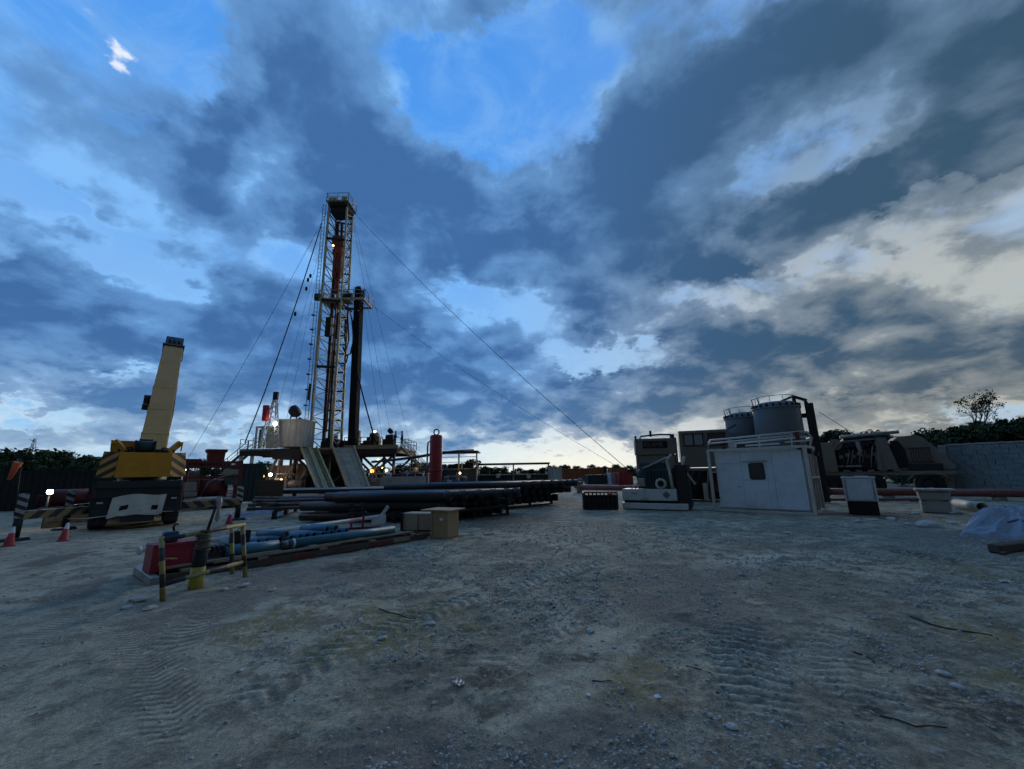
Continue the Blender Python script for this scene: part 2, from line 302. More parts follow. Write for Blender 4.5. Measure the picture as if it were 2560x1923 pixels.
# ------------------------------------------------------------------ mesh builder
class MB:
    def __init__(s): s.v = []; s.f = []; s.sm = []
    def add(s, vs, fs, smooth=False):
        o = len(s.v); s.v += [tuple(p) for p in vs]; s.f += [tuple(i + o for i in f) for f in fs]; s.sm += [smooth] * len(fs); return s
    def box(s, c, d, rot=None, top=None):                       # top = (sx, sy) scale of the upper face
        hx, hy, hz = d[0] / 2, d[1] / 2, d[2] / 2; tx, ty = top or (1, 1)
        p = [Vector(q) for q in ((-hx, -hy, -hz), (hx, -hy, -hz), (hx, hy, -hz), (-hx, hy, -hz),
             (-hx * tx, -hy * ty, hz), (hx * tx, -hy * ty, hz), (hx * tx, hy * ty, hz), (-hx * tx, hy * ty, hz))]
        if rot is not None:
            m = rot if isinstance(rot, Matrix) else Euler(rot).to_matrix(); p = [m @ q for q in p]
        c = Vector(c)
        return s.add([q + c for q in p], [(3, 2, 1, 0), (4, 5, 6, 7), (0, 1, 5, 4), (1, 2, 6, 5), (2, 3, 7, 6), (3, 0, 4, 7)])
    def beam(s, a, b, w, h=None, up=(0, 0, 1)):                  # rectangular bar, w across, h along up
        a, b = Vector(a), Vector(b); h = h or w; z = (b - a); L = z.length
        if L < 1e-6: return s
        z.normalize(); u = Vector(up)
        if abs(z.dot(u)) > 0.98: u = Vector((0, 1, 0))
        x = z.cross(u).normalized(); y = x.cross(z).normalized()
        return s.box((a + b) / 2, (w, h, L), Matrix((x, y, z)).transposed())
    def cyl(s, a, b, r0, r1=None, n=12, caps=True, smooth=True):
        a, b = Vector(a), Vector(b); r1 = r0 if r1 is None else r1
        z = (b - a).normalized(); u = Vector((0, 0, 1)) if abs(z.z) < 0.95 else Vector((1, 0, 0))
        x = z.cross(u).normalized(); y = z.cross(x)
        vs = [c + (x * math.cos(2 * math.pi * i / n) + y * math.sin(2 * math.pi * i / n)) * r for c, r in ((a, r0), (b, r1)) for i in range(n)]
        s.add(vs, [(i, (i + 1) % n, n + (i + 1) % n, n + i) for i in range(n)], smooth)
        if caps:
            o = len(s.v) - 2 * n
            s.f += [tuple(o + i for i in range(n - 1, -1, -1)), tuple(o + n + i for i in range(n))]; s.sm += [False, False]
        return s
    def pipe(s, a, b, ro, ri, n=16):                             # open-ended pipe with wall thickness
        a, b = Vector(a), Vector(b); z = (b - a).normalized(); u = Vector((0, 0, 1)) if abs(z.z) < 0.95 else Vector((1, 0, 0))
        x = z.cross(u).normalized(); y = z.cross(x)
        ring = lambda c, r: [c + (x * math.cos(2 * math.pi * i / n) + y * math.sin(2 * math.pi * i / n)) * r for i in range(n)]
        vs = ring(a, ro) + ring(b, ro) + ring(a, ri) + ring(b, ri)
        j = lambda i: (i + 1) % n
        s.add(vs, [(i, j(i), n + j(i), n + i) for i in range(n)], True)
        o = len(s.v) - 4 * n
        for i in range(n):
            s.f.append((o + 2 * n + j(i), o + 2 * n + i, o + 3 * n + i, o + 3 * n + j(i))); s.sm.append(True)
            s.f.append((o + i, o + 2 * n + i, o + 2 * n + j(i), o + j(i))); s.sm.append(False)
            s.f.append((o + n + j(i), o + 3 * n + j(i), o + 3 * n + i, o + n + i)); s.sm.append(False)
        return s
    def tube(s, pts, r, n=6):
        pts = [Vector(p) for p in pts]; rings = []
        for k, p in enumerate(pts):
            z = (pts[min(k + 1, len(pts) - 1)] - pts[max(k - 1, 0)]).normalized()
            u = Vector((0, 0, 1)) if abs(z.z) < 0.9 else Vector((0, 1, 0)); x = z.cross(u).normalized(); y = z.cross(x)
            rr = r[k] if isinstance(r, (list, tuple)) else r
            rings += [p + (x * math.cos(2 * math.pi * i / n) + y * math.sin(2 * math.pi * i / n)) * rr for i in range(n)]
        fs = [(k * n + i, k * n + (i + 1) % n, (k + 1) * n + (i + 1) % n, (k + 1) * n + i) for k in range(len(pts) - 1) for i in range(n)]
        s.add(rings, fs, True); o = len(s.v) - len(rings)
        s.f += [tuple(o + i for i in range(n - 1, -1, -1)), tuple(len(s.v) - n + i for i in range(n))]; s.sm += [False, False]
        return s
    def prism(s, poly, a, b, axis='y'):                          # polygon (u, v) extruded along an axis
        n = len(poly)
        P = (lambda u, v, t: (u, t, v)) if axis == 'y' else ((lambda u, v, t: (t, u, v)) if axis == 'x' else (lambda u, v, t: (u, v, t)))
        vs = [P(u, v, a) for u, v in poly] + [P(u, v, b) for u, v in poly]
        return s.add(vs, [tuple(range(n - 1, -1, -1)), tuple(range(n, 2 * n))] + [(i, (i + 1) % n, n + (i + 1) % n, n + i) for i in range(n)])
    def lathe(s, prof, c=(0, 0, 0), n=24, axis=None):            # (r, z) profile turned about z
        c = Vector(c); m = axis or Matrix.Identity(3); k = len(prof)
        vs = [c + m @ Vector((r * math.cos(2 * math.pi * i / n), r * math.sin(2 * math.pi * i / n), z)) for i in range(n) for r, z in prof]
        return s.add(vs, [(i * k + j, ((i + 1) % n) * k + j, ((i + 1) % n) * k + j + 1, i * k + j + 1) for i in range(n) for j in range(k - 1)], True)
    def corr(s, a, b, z0, z1, pitch=0.28, depth=0.045):          # corrugated upright sheet from a to b
        a, b = Vector((*a, 0)), Vector((*b, 0)); d = (b - a); L = d.length; d.normalize(); nrm = Vector((d.y, -d.x, 0))
        k = max(2, int(L / pitch)); pts = []
        for i in range(k):
            for fr, dep in ((0, 0), (.35, 0), (.5, depth), (.85, depth)): pts.append(a + d * L * (i + fr) / k + nrm * dep)
        pts.append(b); m = len(pts)
        vs = [(p.x, p.y, z0) for p in pts] + [(p.x, p.y, z1) for p in pts]
        return s.add(vs, [(i, i + 1, m + i + 1, m + i) for i in range(m - 1)])
    def mesh(s, name):
        me = bpy.data.meshes.new(name); me.from_pydata(s.v, [], s.f); me.polygons.foreach_set('use_smooth', s.sm); me.update(); return me
    def build(s, name, m, parent=None, bevel=0.0, loc=None, rot=None, smooth_angle=None):
        o = bpy.data.objects.new(name, s.mesh(name)); COL.objects.link(o)
        o.data.materials.append(MATS[m])
        if parent is not None: o.parent = parent
        if loc is not None: o.location = loc
        if rot is not None: o.rotation_euler = rot
        if bevel:
            bv = o.modifiers.new('edge', 'BEVEL'); bv.width = bevel; bv.segments = 1; bv.limit_method = 'ANGLE'; bv.angle_limit = R(40)
        return o
ORD = 'first second third fourth fifth sixth seventh eighth ninth tenth eleventh twelfth thirteenth fourteenth fifteenth sixteenth seventeenth eighteenth nineteenth twentieth'.split()
def tag(o, label, cat, group=None):
    o['label'] = label; o['category'] = cat
    if group: o['group'] = group
    return o
def thing(name, label, cat, loc=(0, 0, 0), rz=0.0, group=None):
    o = bpy.data.objects.new(name, None); COL.objects.link(o); o.location = loc; o.rotation_euler = (0, 0, rz)
    o.empty_display_size = 0.2
    return tag(o, label, cat, group)
def copy_tree(o, parent=None):
    c = o.copy(); COL.objects.link(c); c.parent = parent
    for ch in list(o.children): copy_tree(ch, c)
    return c
def facing(p):                          # yaw that turns local -y towards the viewer's stand
    return -math.atan2(p[0], p[1])
def letters(txt, size, m, parent, loc, rot, name='lettering', depth=0.004):
    c = bpy.data.curves.new(name, 'FONT'); c.body = txt; c.size = size; c.extrude = depth; c.align_x = 'CENTER'; c.align_y = 'CENTER'
    c.materials.append(MATS[m]); o = bpy.data.objects.new(name, c); COL.objects.link(o)
    me = bpy.data.meshes.new_from_object(o.evaluated_get(bpy.context.evaluated_depsgraph_get()))
    COL.objects.unlink(o); bpy.data.objects.remove(o)
    o = bpy.data.objects.new(name, me); COL.objects.link(o); me.materials.clear(); me.materials.append(MATS[m])
    o.parent = parent; o.location = loc; o.rotation_euler = rot; return o
def rail(mb, pts, h=1.05, r=0.025, posts=1.2, mid=True):         # handrail along a floor-level path
    pts = [Vector(p) for p in pts]; up = Vector((0, 0, h))
    for a, b in zip(pts[:-1], pts[1:]):
        mb.cyl(a + up, b + up, r, n=6)
        if mid: mb.cyl(a + up * .55, b + up * .55, r * .8, n=6)
        k = max(1, int((b - a).length / posts))
        for i in range(k + 1): p = a.lerp(b, i / k); mb.cyl(p, p + up, r, n=6)
# ------------------------------------------------------------------ ground: one sheet, finely modelled near the viewer
rng = np.random.default_rng(11)
TAB = rng.random((256, 256))
def vn(x, y):
    xi = np.floor(x).astype(int); yi = np.floor(y).astype(int); fx = x - xi; fy = y - yi
    fx = fx * fx * (3 - 2 * fx); fy = fy * fy * (3 - 2 * fy)
    a = TAB[xi % 256, yi % 256]; b = TAB[(xi + 1) % 256, yi % 256]; c = TAB[xi % 256, (yi + 1) % 256]; d = TAB[(xi + 1) % 256, (yi + 1) % 256]
    return (a * (1 - fx) + b * fx) * (1 - fy) + (c * (1 - fx) + d * fx) * fy
def fbm(x, y, o=4, g=0.5):
    s = 0; a = 1; t = 0
    for i in range(o): s = s + a * vn(x * 2 ** i + 17.3 * i, y * 2 ** i + 9.1 * i); t += a; a *= g
    return s / t
def sstep(a, b, v): t = np.clip((v - a) / (b - a), 0, 1); return t * t * (3 - 2 * t)
def grow(a, step, g, end):
    o = [a]
    while o[-1] < end: step *= g; o.append(o[-1] + step)
    return o
yf = list(np.arange(1.3, 7.6, 0.032)); ys = np.array([-400, -60, -15, -4, 0, 0.6, 1.0] + yf + grow(yf[-1], 0.033, 1.016, 45)[1:] + [60, 90, 150, 300, 800, 2500, 6000])
xf = list(np.arange(-7.6, 7.6, 0.036)); xr = grow(xf[-1], 0.037, 1.035, 60)[1:] + [100, 200, 500, 1500, 6000]
xs = np.array([-v for v in xr[::-1]] + xf + xr)
GX, GY = np.meshgrid(xs, ys); 
def polyd(x, y, pts):                    # distance to a polyline and length along it
    best = np.full(x.shape, 1e9); al = np.zeros(x.shape); lat = np.zeros(x.shape); acc = 0
    for (ax, ay), (bx, by) in zip(pts[:-1], pts[1:]):
        L = math.hypot(bx - ax, by - ay); ux, uy = (bx - ax) / L, (by - ay) / L
        t = np.clip((x - ax) * ux + (y - ay) * uy, 0, L); px, py = ax + ux * t, ay + uy * t
        d = np.hypot(x - px, y - py); m = d < best
        best[m] = d[m]; al[m] = (acc + t)[m]; lat[m] = ((x - ax) * -uy + (y - ay) * ux)[m]; acc += L
    return best, al, lat
gp = lambda *ps: [tuple(G(*p)[:2]) for p in ps]
TRACKS = [
 (gp((-160, 1840), (40, 1590), (230, 1440), (520, 1345), (900, 1298), (1400, 1262)), .34, 7.0, .012, 0),
 (gp((-200, 1560), (60, 1420), (330, 1345), (640, 1305), (1000, 1280)), .34, 7.0, .012, 0),
 (gp((1250, 1980), (1420, 1700), (1640, 1500), (1900, 1390), (2250, 1330)), .30, 6.0, .010, 0),
 # centre line, half width, lug pitch, depth, chevron
 (gp((420, 1860), (640, 1730), (900, 1600), (1130, 1510), (1420, 1420), (1800, 1345)), .27, .17, .022, .5),
 (gp((1050, 1800), (1330, 1600), (1560, 1480), (1800, 1400)), .27, .17, .010, .5),
 (gp((1960, 1990), (1900, 1760), (1850, 1600), (1830, 1500)), .30, .15, .026, .15),
 (gp((2330, 1990), (2170, 1760), (2060, 1600), (1980, 1480)), .28, .15, .020, .2),
 (gp((180, 1470), (330, 1590), (430, 1760), (520, 1960)), .22, .10, .005, .7),
 (gp((420, 1400), (190, 1530), (60, 1640), (-200, 1800)), .22, .10, .005, .7),
 (gp((1150, 1300), (900, 1345), (560, 1500), (330, 1700)), .24, .15, .006, .4),
]
def ground_fields(x, y):
    near = 1 - sstep(9, 16, np.hypot(x, y))
    left = sstep(-0.8, -2.6, x + 0.35 * (y - 4))                     # the dusty, driven-on side
    h = (fbm(x * .7 + 40, y * .7 + 40, 3) - .5) * .10 * near
    rough = .35 + .65 * sstep(.35, .65, fbm(x * .9 + 5, y * .9 + 60, 3))
    rough = rough * (1 - .75 * left)
    h = h + (fbm(x * 5 + 10, y * 5 + 30, 4, .6) - .5) * .065 * rough * near
    h = h + (fbm(x * 19 + 80, y * 19 + 50, 2) - .5) * .024 * rough * near
    dust = left * .45; trough_shade = np.zeros(x.shape)
    for pts, hw, pitch, dep, chev in TRACKS:
        d, s, lat = polyd(x, y, pts)
        m = 1 - sstep(hw * .8, hw * 1.12, d)
        jig = (fbm(x * 3, y * 3 + 100, 2) - .5) * .10
        w = np.sin(2 * math.pi * (s + np.abs(lat) * chev * 1.2 + jig) / pitch)
        tot = sum(math.hypot(b[0] - a[0], b[1] - a[1]) for a, b in zip(pts[:-1], pts[1:]))
        gone = sstep(.28, .62, fbm(x * 1.3 + 200, y * 1.3 + 31, 4)) * sstep(0, .9, s) * sstep(0, .9, tot - s)
        h = h * (1 - .5 * m) - m * dep * .6 * gone + m * dep * sstep(-.2, .7, w) * gone
        h = h + dep * .7 * np.exp(-((d - hw * 1.2) / .06) ** 2) * gone
        dust = np.maximum(dust, m * gone * (.45 + .55 * sstep(-.2, .6, w))); trough_shade = np.maximum(trough_shade, m * gone * (1 - sstep(-.75, .1, w)))  # second mask: troughs between the lugs, for shade painted into the soil colour
    return h, dust, trough_shade
hh, dust, trough_shade = ground_fields(GX, GY)
def patch(px, py, rx, ry):
    c = G(px, py); ex = abs(G(px + rx, py).x - c.x); ey = abs(G(px, py - ry).y - c.y)
    q = np.hypot((GX - c.x) / ex, (GY - c.y) / ey) + (fbm(GX * 2.3, GY * 2.3, 4, .6) - .5) * 1.3
    return 1 - sstep(.45, 1.05, q)
olive = np.zeros(GX.shape); oil = np.zeros(GX.shape); coarse = np.zeros(GX.shape)
for a in ((1000, 1560, 230, 80), (700, 1560, 130, 45), (1580, 1700, 170, 70), (2330, 1410, 110, 45), (2500, 1590, 150, 70), (2520, 1700, 140, 60)): olive = np.maximum(olive, patch(*a))
for a in ((2480, 1790, 190, 80), (1270, 1410, 70, 14), (1250, 1478, 60, 16), (900, 1415, 110, 16), (1230, 1690, 70, 40), (1130, 1640, 30, 20), (2180, 1775, 70, 22), (1450, 1645, 90, 22), (600, 1345, 200, 24), (1250, 1300, 180, 22), (2240, 1290, 160, 12), (2310, 1390, 60, 30), (1380, 1250, 90, 10)): oil = np.maximum(oil, patch(*a))
for a in ((1700, 1470, 230, 90), (560, 1500, 180, 60), (1480, 1850, 260, 140), (1000, 1900, 400, 120), (800, 1440, 260, 50), (2300, 1340, 220, 30)): coarse = np.maximum(coarse, patch(*a))
verts = np.stack([GX, GY, hh], -1).reshape(-1, 3)
ny, nx = GX.shape; idx = np.arange(ny * nx).reshape(ny, nx)
quads = np.stack([idx[:-1, :-1], idx[:-1, 1:], idx[1:, 1:], idx[1:, :-1]], -1).reshape(-1, 4)
me = bpy.data.meshes.new('ground'); me.vertices.add(len(verts)); me.vertices.foreach_set('co', verts.ravel().astype(np.float32))
me.loops.add(quads.size); me.loops.foreach_set('vertex_index', quads.ravel().astype(np.int32))
me.polygons.add(len(quads)); me.polygons.foreach_set('loop_start', np.arange(0, quads.size, 4, dtype=np.int32))
me.polygons.foreach_set('use_smooth', np.ones(len(quads), bool)); me.update(calc_edges=True)
for nm, arr in (('dust', dust), ('olive', olive), ('oil', oil), ('coarse', coarse), ('trough_shade', trough_shade)):
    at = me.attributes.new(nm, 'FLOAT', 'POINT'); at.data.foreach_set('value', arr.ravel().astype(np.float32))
ground = bpy.data.objects.new('ground', me); COL.objects.link(ground); ground['kind'] = 'structure'
m = bpy.data.materials.new('dirt'); m.use_nodes = True; t = NT(m.node_tree); b = t.n['Principled BSDF']
pos = t.n.new('ShaderNodeNewGeometry').outputs['Position']
def att(n): a = t.n.new('ShaderNodeAttribute'); a.attribute_name = n; return a.outputs['Fac']
big = t.noise(pos, 0.55, 6, 0.62); med = t.noise(pos, 2.7, 7, 0.68); fin = t.noise(pos, 24, 6, 0.75); gr = t.noise(pos, 95, 3, 0.8)
base = t.mix(t.mapr(big, 0.40, 0.60), (0.205, 0.198, 0.155), (0.345, 0.335, 0.26))
base = t.mix(t.mapr(med, 0.45, 0.60), base, (0.135, 0.130, 0.105))
clod = t.noise(pos, 9.0, 7, 0.72); base = t.mix(t.math('MULTIPLY', t.mapr(clod, 0.52, 0.64), 0.7), base, (0.10, 0.097, 0.082)); base = t.mix(t.math('MULTIPLY', t.mapr(clod, 0.44, 0.34), 0.5), base, (0.42, 0.41, 0.34))
base = t.mix(t.math('MULTIPLY', att('dust'), t.mapr(med, 0.80, 0.35)), base, (0.40, 0.39, 0.315))
base = t.mix(t.math('MULTIPLY', att('trough_shade'), 0.85), base, (0.115, 0.112, 0.095))  # painted shade: darker colour in the tread troughs so the prints stand out
base = t.mix(t.math('MULTIPLY', att('coarse'), 0.75), base, (0.148, 0.142, 0.128))
base = t.mix(t.math('MULTIPLY', att('olive'), t.math('MULTIPLY', t.mapr(clod, 0.40, 0.56), 0.85)), base, (0.20, 0.175, 0.085))
base = t.mix(t.math('MULTIPLY', att('oil'), t.mapr(clod, 0.36, 0.58)), base, (0.070, 0.064, 0.056))
base = t.vmath('SCALE', base, scale=t.math('MULTIPLY_ADD', fin, 2.5, 0.12))
base = t.vmath('SCALE', base, scale=t.math('MULTIPLY_ADD', gr, 1.3, 0.35))
base = t.vmath('MULTIPLY', base, (0.97, 0.91, 0.84)); t.put(b.inputs['Base Color'], base); b.inputs['Roughness'].default_value = 0.92; b.inputs['Specular IOR Level'].default_value = 0.2
bn = t.n.new('ShaderNodeBump'); bn.inputs['Strength'].default_value = 0.9; bn.inputs['Distance'].default_value = 0.03
t.put(bn.inputs['Height'], t.math('ADD', fin, t.math('MULTIPLY', gr, 0.35))); t.put(b.inputs['Normal'], bn.outputs[0])
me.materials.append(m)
def gz(x, y): return float(ground_fields(np.array([x]), np.array([y]))[0][0])

# ------------------------------------------------------------------ loose gravel (uncountable) and the bigger rocks (one by one)
ICO = np.array([(0, 0, -.7), (.8, 0, -.15), (.25, .78, -.1), (-.7, .45, -.2), (-.65, -.5, -.1), (.2, -.8, -.15), (.45, .2, .55), (-.2, .4, .6), (-.35, -.3, .55), (.3, -.35, .6)])
ICF = [(0, 2, 1), (0, 3, 2), (0, 4, 3), (0, 5, 4), (0, 1, 5), (1, 2, 6), (2, 3, 7), (3, 4, 8), (4, 5, 9), (5, 1, 9), (6, 2, 7), (7, 3, 8), (8, 4, 9), (9, 1, 6), (6, 7, 8), (6, 8, 9)]
def pebbles(n, smin, smax, ymin, ymax, name, matname):
    y = ymin * (ymax / ymin) ** rng.random(n * 3); x = (rng.random(n * 3) * 2 - 1) * (1.38 * y)
    cl = fbm(x * 1.1 + 3, y * 1.1 + 70, 3); left = sstep(-0.8, -2.6, x + 0.35 * (y - 4))
    keep = rng.random(n * 3) < sstep(.42, .62, cl) * (1 - .8 * left) + .10 * (1 - .7 * left); x, y = x[keep][:n], y[keep][:n]; n = len(x)
    z = ground_fields(x, y)[0]; s = smin * (smax / smin) ** (rng.random(n) ** 2.2); s = s * np.clip(y / 4.0, .8, 1.8)
    ang = rng.random(n) * 6.28; c, q = np.cos(ang), np.sin(ang)
    P = ICO[None] * (1 + .35 * (rng.random((n, 10, 1)) - .5)) * np.stack([s, s * (.5 + .4 * rng.random(n)), s * (.3 + .4 * rng.random(n))], -1)[:, None, :]
    X = P[..., 0] * c[:, None] - P[..., 1] * q[:, None] + x[:, None]; Y = P[..., 0] * q[:, None] + P[..., 1] * c[:, None] + y[:, None]; Z = P[..., 2] + z[:, None] + s[:, None] * .12
    vv = np.stack([X, Y, Z], -1).reshape(-1, 3); ff = (np.array(ICF)[None] + (np.arange(n) * 10)[:, None, None]).reshape(-1, 3)
    me = bpy.data.meshes.new(name); me.from_pydata(vv.tolist(), [], ff.tolist()); me.materials.append(MATS[matname])
    o = bpy.data.objects.new(name, me); COL.objects.link(o); o['kind'] = 'stuff'; tag(o, 'loose grey gravel and small stones scattered over the dirt yard', 'gravel'); return o
mat('stone_grey', (0.40, 0.38, 0.34), 0.9, dirt=0.5, drgb=(0.17, 0.16, 0.15), scale=30, var=0.4)
pebbles(24000, .007, .034, 1.6, 14, 'gravel', 'stone_grey')
mat('rock_pale', (0.46, 0.45, 0.41), 0.9, dirt=0.4, drgb=(0.22, 0.2, 0.17), scale=9, bump=0.5)
def rock(px, py, wpx, label, flat=.5, name='rock', m='rock_pale'):
    p = G(px, py); s = wpx / FPX * p.y / 2; mb = MB()
    bm = bmesh.new(); bmesh.ops.create_icosphere(bm, subdivisions=2, radius=1)
    sd = random.random() * 50
    for v in bm.verts:
        k = 1 + .45 * (float(vn(np.array([v.co.x * 1.7 + sd]), np.array([v.co.y * 1.7 + v.co.z * 2.1 + sd]))[0]) - .5)
        v.co = Vector((v.co.x * s * k, v.co.y * s * k * .8, v.co.z * s * flat * k))
    me = bpy.data.meshes.new(name); bm.to_mesh(me); bm.free(); me.materials.append(MATS[m])
    o = bpy.data.objects.new(name, me); COL.objects.link(o); o.location = (p.x, p.y, gz(p.x, p.y) + s * flat * .45); o.rotation_euler = (0, 0, random.random() * 3)
    return tag(o, label, 'rock', 'loose rocks lying on the yard')
for a in [
 (2320, 1318, 52, 'largest pale rock below the concrete block'), (2185, 1302, 20, 'small pale rock just right of the cabinet foot'), (2145, 1305, 18, 'small rock in front of the black cabinet base'),
 (2230, 1300, 22, 'pale rock on the rubble line right of the cabinet'), (2270, 1312, 18, 'small rock left of the largest pale rock'), (2390, 1285, 30, 'pale rock under the open white pipe'),
 (2350, 1283, 26, 'rock touching the foot of the concrete block'), (2290, 1286, 20, 'rock left of the concrete block foot'), (2380, 1310, 24, 'rock right of the largest pale rock'),
 (2440, 1290, 22, 'rock below the dark mouth of the white pipe'), (345, 1505, 34, 'pale flat rock left of the nearest barrier post'), (375, 1522, 30, 'pale rock in front of the nearest barrier post'),
 (315, 1522, 22, 'small rock leftmost in front of the striped barrier'), (560, 1478, 22, 'small rock right of the thick yellow post'), (610, 1468, 26, 'pale rock near the farthest barrier post'),
 (680, 1478, 20, 'small rock right of the barrier on open ground'), (955, 1598, 22, 'rounded pale stone on the yellowish mud'), (1078, 1562, 20, 'pale stone beside the chevron tyre tracks'),
 (1475, 1582, 22, 'dark stone alone on the middle of the yard'), (600, 1672, 18, 'small pale stone on the middle left ground'), (1535, 1620, 14, 'small white stone right of the dark stone'),
 (2360, 1690, 24, 'pale stone above the dark muddy patch'), (2395, 1725, 24, 'pale stone at the edge of the dark muddy patch'), (1830, 1820, 26, 'curved pale stone low on the right ground'),
]: rock(a[0], a[1], a[2], a[3], .4, m='stone_grey' if 'dark' in a[3] and 'alone' in a[3] else 'rock_pale')
# ------------------------------------------------------------------ mobile crane seen from behind
cp = G(334, 1322); crz = facing(cp)
cr = thing('mobile_crane', 'yellow mobile crane seen from behind with tan boom raised', 'crane', cp, crz)
CI = Matrix.Rotation(-crz, 3, 'Z')
def cl(p): return CI @ (Vector(p) - cp)                       # world to the crane's own frame
# carrier
mb = MB(); mb.box((0, 4.2, 1.12), (2.45, 8.6, 0.95)); mb.box((0, 0.3, 1.55), (2.3, 1.2, 0.25)); mb.box((0, -0.13, 0.62), (2.3, 0.12, 0.22))
mb.box((0, -0.14, 1.35), (2.42, 0.08, 0.5))
for sx in (-1, 1): mb.box((sx * 1.02, 4.2, 0.62), (0.35, 8.4, 0.12))
body = mb.build('carrier', 'carrier_dark', cr, 0.02)
MB().box((-0.98, -0.19, 0.95), (0.16, 0.05, 0.05)).build('tail_light', 'white_paint', body)
MB().box((0.98, -0.19, 1.02), (0.16, 0.05, 0.05)).build('tail_light', 'white_paint', body)
MB().box((0.05, -0.16, 0.42), (0.9, 0.1, 0.34)).build('tow_plate', 'carrier_dark', body)
for sx in (-1, 1):
    MB().box((sx * .98, -.05, .45), (.4, .03, .5)).build('mud_flap', 'rubber', body); MB().box((sx * 1.16, -.2, 1.25), (.08, .05, .3)).build('marker_strip', 'red_dark', body)
for k in range(3): MB().box((-.55, -.22, 1.48 + .1 * k), (.4, .08, .03)).build('step', 'grey_steel', body)
MB().tube([(-1.1, -.2, 1.6), (-.6, -.24, 1.52), (.2, -.22, 1.56), (1.1, -.2, 1.5)], .025, 6).build('hydraulic_line', 'black_steel', body)
def wheel(parent, x, y, r, w, m='rubber', hub='black_steel', z=None, nm='wheel'):
    z = r if z is None else z
    prof = [(r * .55, -w / 2), (r * .9, -w / 2), (r, -w / 2 + .05), (r, w / 2 - .05), (r * .9, w / 2), (r * .55, w / 2)]
    ax = Matrix.Rotation(math.pi / 2, 3, 'Y')
    o = MB().lathe(prof, (x, y, z), 28, ax).build(nm, m, parent)
    h = MB(); h.lathe([(0, -w * .3), (r * .56, -w * .42), (r * .56, w * .42), (0, w * .3)], (x, y, z), 20, ax); h.build('hub', hub, o); return o
for y in (1.0, 2.5, 6.0, 7.4):
    for sx in (-1, 1): wheel(cr, sx * 1.02, y, 0.58, 0.42)
# slewing superstructure and counterweight
mb = MB(); mb.cyl((0, 2.2, 1.6), (0, 2.2, 1.85), 0.75, n=24); mb.box((0, 1.9, 2.15), (1.7, 3.0, 0.5)); mb.box((0, 1.3, 2.6), (1.1, 1.5, 0.5))
mb.build('slewing_deck', 'carrier_dark', cr, 0.02)
cw = MB(); z0, z1 = 1.80, 2.72
cw.prism([(-0.76, z0), (0.76, z0), (0.72, z1 - .04), (-0.72, z1 - .04)], -0.30, 0.55); ct = cw.build('counterweight', 'crane_yellow', cr, 0.015)
for sx, mm in ((-1, 'hazard_diag_b'), (1, 'hazard_diag_a')):
    e = MB(); x0, x1 = sx * 0.76, sx * 1.24; t0, t1 = sx * 0.72, sx * 1.14
    e.add([(x0, -.30, z0), (x1, .10, z0), (x1, .75, z0), (x0, .55, z0), (t0, -.30, z1 - .04), (t1, .10, z1), (t1, .75, z1), (t0, .55, z1 - .04)],
          [(3, 2, 1, 0), (4, 5, 6, 7), (0, 1, 5, 4), (1, 2, 6, 5), (2, 3, 7, 6), (3, 0, 4, 7)] if sx > 0 else [(0, 1, 2, 3), (7, 6, 5, 4), (4, 5, 1, 0), (5, 6, 2, 1), (6, 7, 3, 2), (7, 4, 0, 3)])
    e.build('counterweight_wing', mm, cr)
    b2 = MB(); b2.beam((sx * .62, .1, z1), (sx * .93, .3, z1 + .38), .12, .2); b2.box((sx * .93, .3, z1 + .34), (.16, .3, .12)); b2.cyl((sx * .98, .2, z1 + .05), (sx * 1.0, .2, z1 + .42), .025, n=6)
    b2.build('deck_bracket', 'crane_yellow', cr)
    b3 = MB(); b3.box((sx * .55, .35, z1 + .04), (.5, .5, .12)); b3.tube([(sx * .3, .2, z1), (sx * .45, .1, z1 + .16), (sx * .7, .15, z1 + .1)], .035); b3.build('hose_tray', 'black_steel', cr)
wn = MB(); wn.cyl((-0.36, .15, z1 + .2), (0.18, .15, z1 + .2), .22, n=20); wn.box((-0.36, .15, z1 + .18), (.05, .5, .46)); wn.box((0.2, .15, z1 + .18), (.05, .5, .46)); wn.box((-.08, .35, z1 + .1), (.6, .3, .3))
wn.build('winch', 'engine_dark', cr)
st = MB(); st.beam((-.25, .3, z1 + .45), (.12, .3, z1 + .45), .06); st.beam((-.25, .3, z1), (-.25, .3, z1 + .5), .05); st.build('winch_guard', 'black_steel', cr)
# boom in two telescoped lengths with its head
B0, B1 = cl(V(384, 1112, cp.y + 1.3)), cl(V(432, 882, cp.y + 6.0))
ax = (B1 - B0).normalized(); L = (B1 - B0).length; sx_ = ax.cross(Vector((0, 0, 1))).normalized(); up_ = sx_.cross(ax)
BM = Matrix((sx_, ax, up_)).transposed().to_4x4(); BM.translation = B0
def boom_part(name, m, mb, parent=cr, bevel=0.0):
    o = mb.build(name, m, parent, bevel); o.matrix_local = BM if parent is cr else Matrix.Identity(4); return o
def boomsec(w, h, y0, y1):
    c = .22; q = [(-w / 2, -h / 2 + .02), (-w * c, -h / 2 - .07), (w * c, -h / 2 - .07), (w / 2, -h / 2 + .02), (w / 2, h / 2), (-w / 2, h / 2)]
    return MB().prism(q, y0, y1)
bm0 = boom_part('boom', 'boom_tan', boomsec(.82, .84, -1.2, L - .15), bevel=.015)
for y0 in (.2, 2.0, 3.8): boom_part('boom_collar', 'boom_tan', MB().box((0, y0, -.02), (.86, .10, .90)))
boom_part('boom_inner', 'boom_tan', boomsec(.74, .76, L - .2, L + .25))
hd = MB(); hd.prism([(-.44, -.52), (.44, -.52), (.46, .46), (-.46, .46)], L + .02, L + .16)
hd.prism([(-.36, -.46), (.36, -.46), (.38, .40), (-.38, .40)], L + .16, L + 1.15)
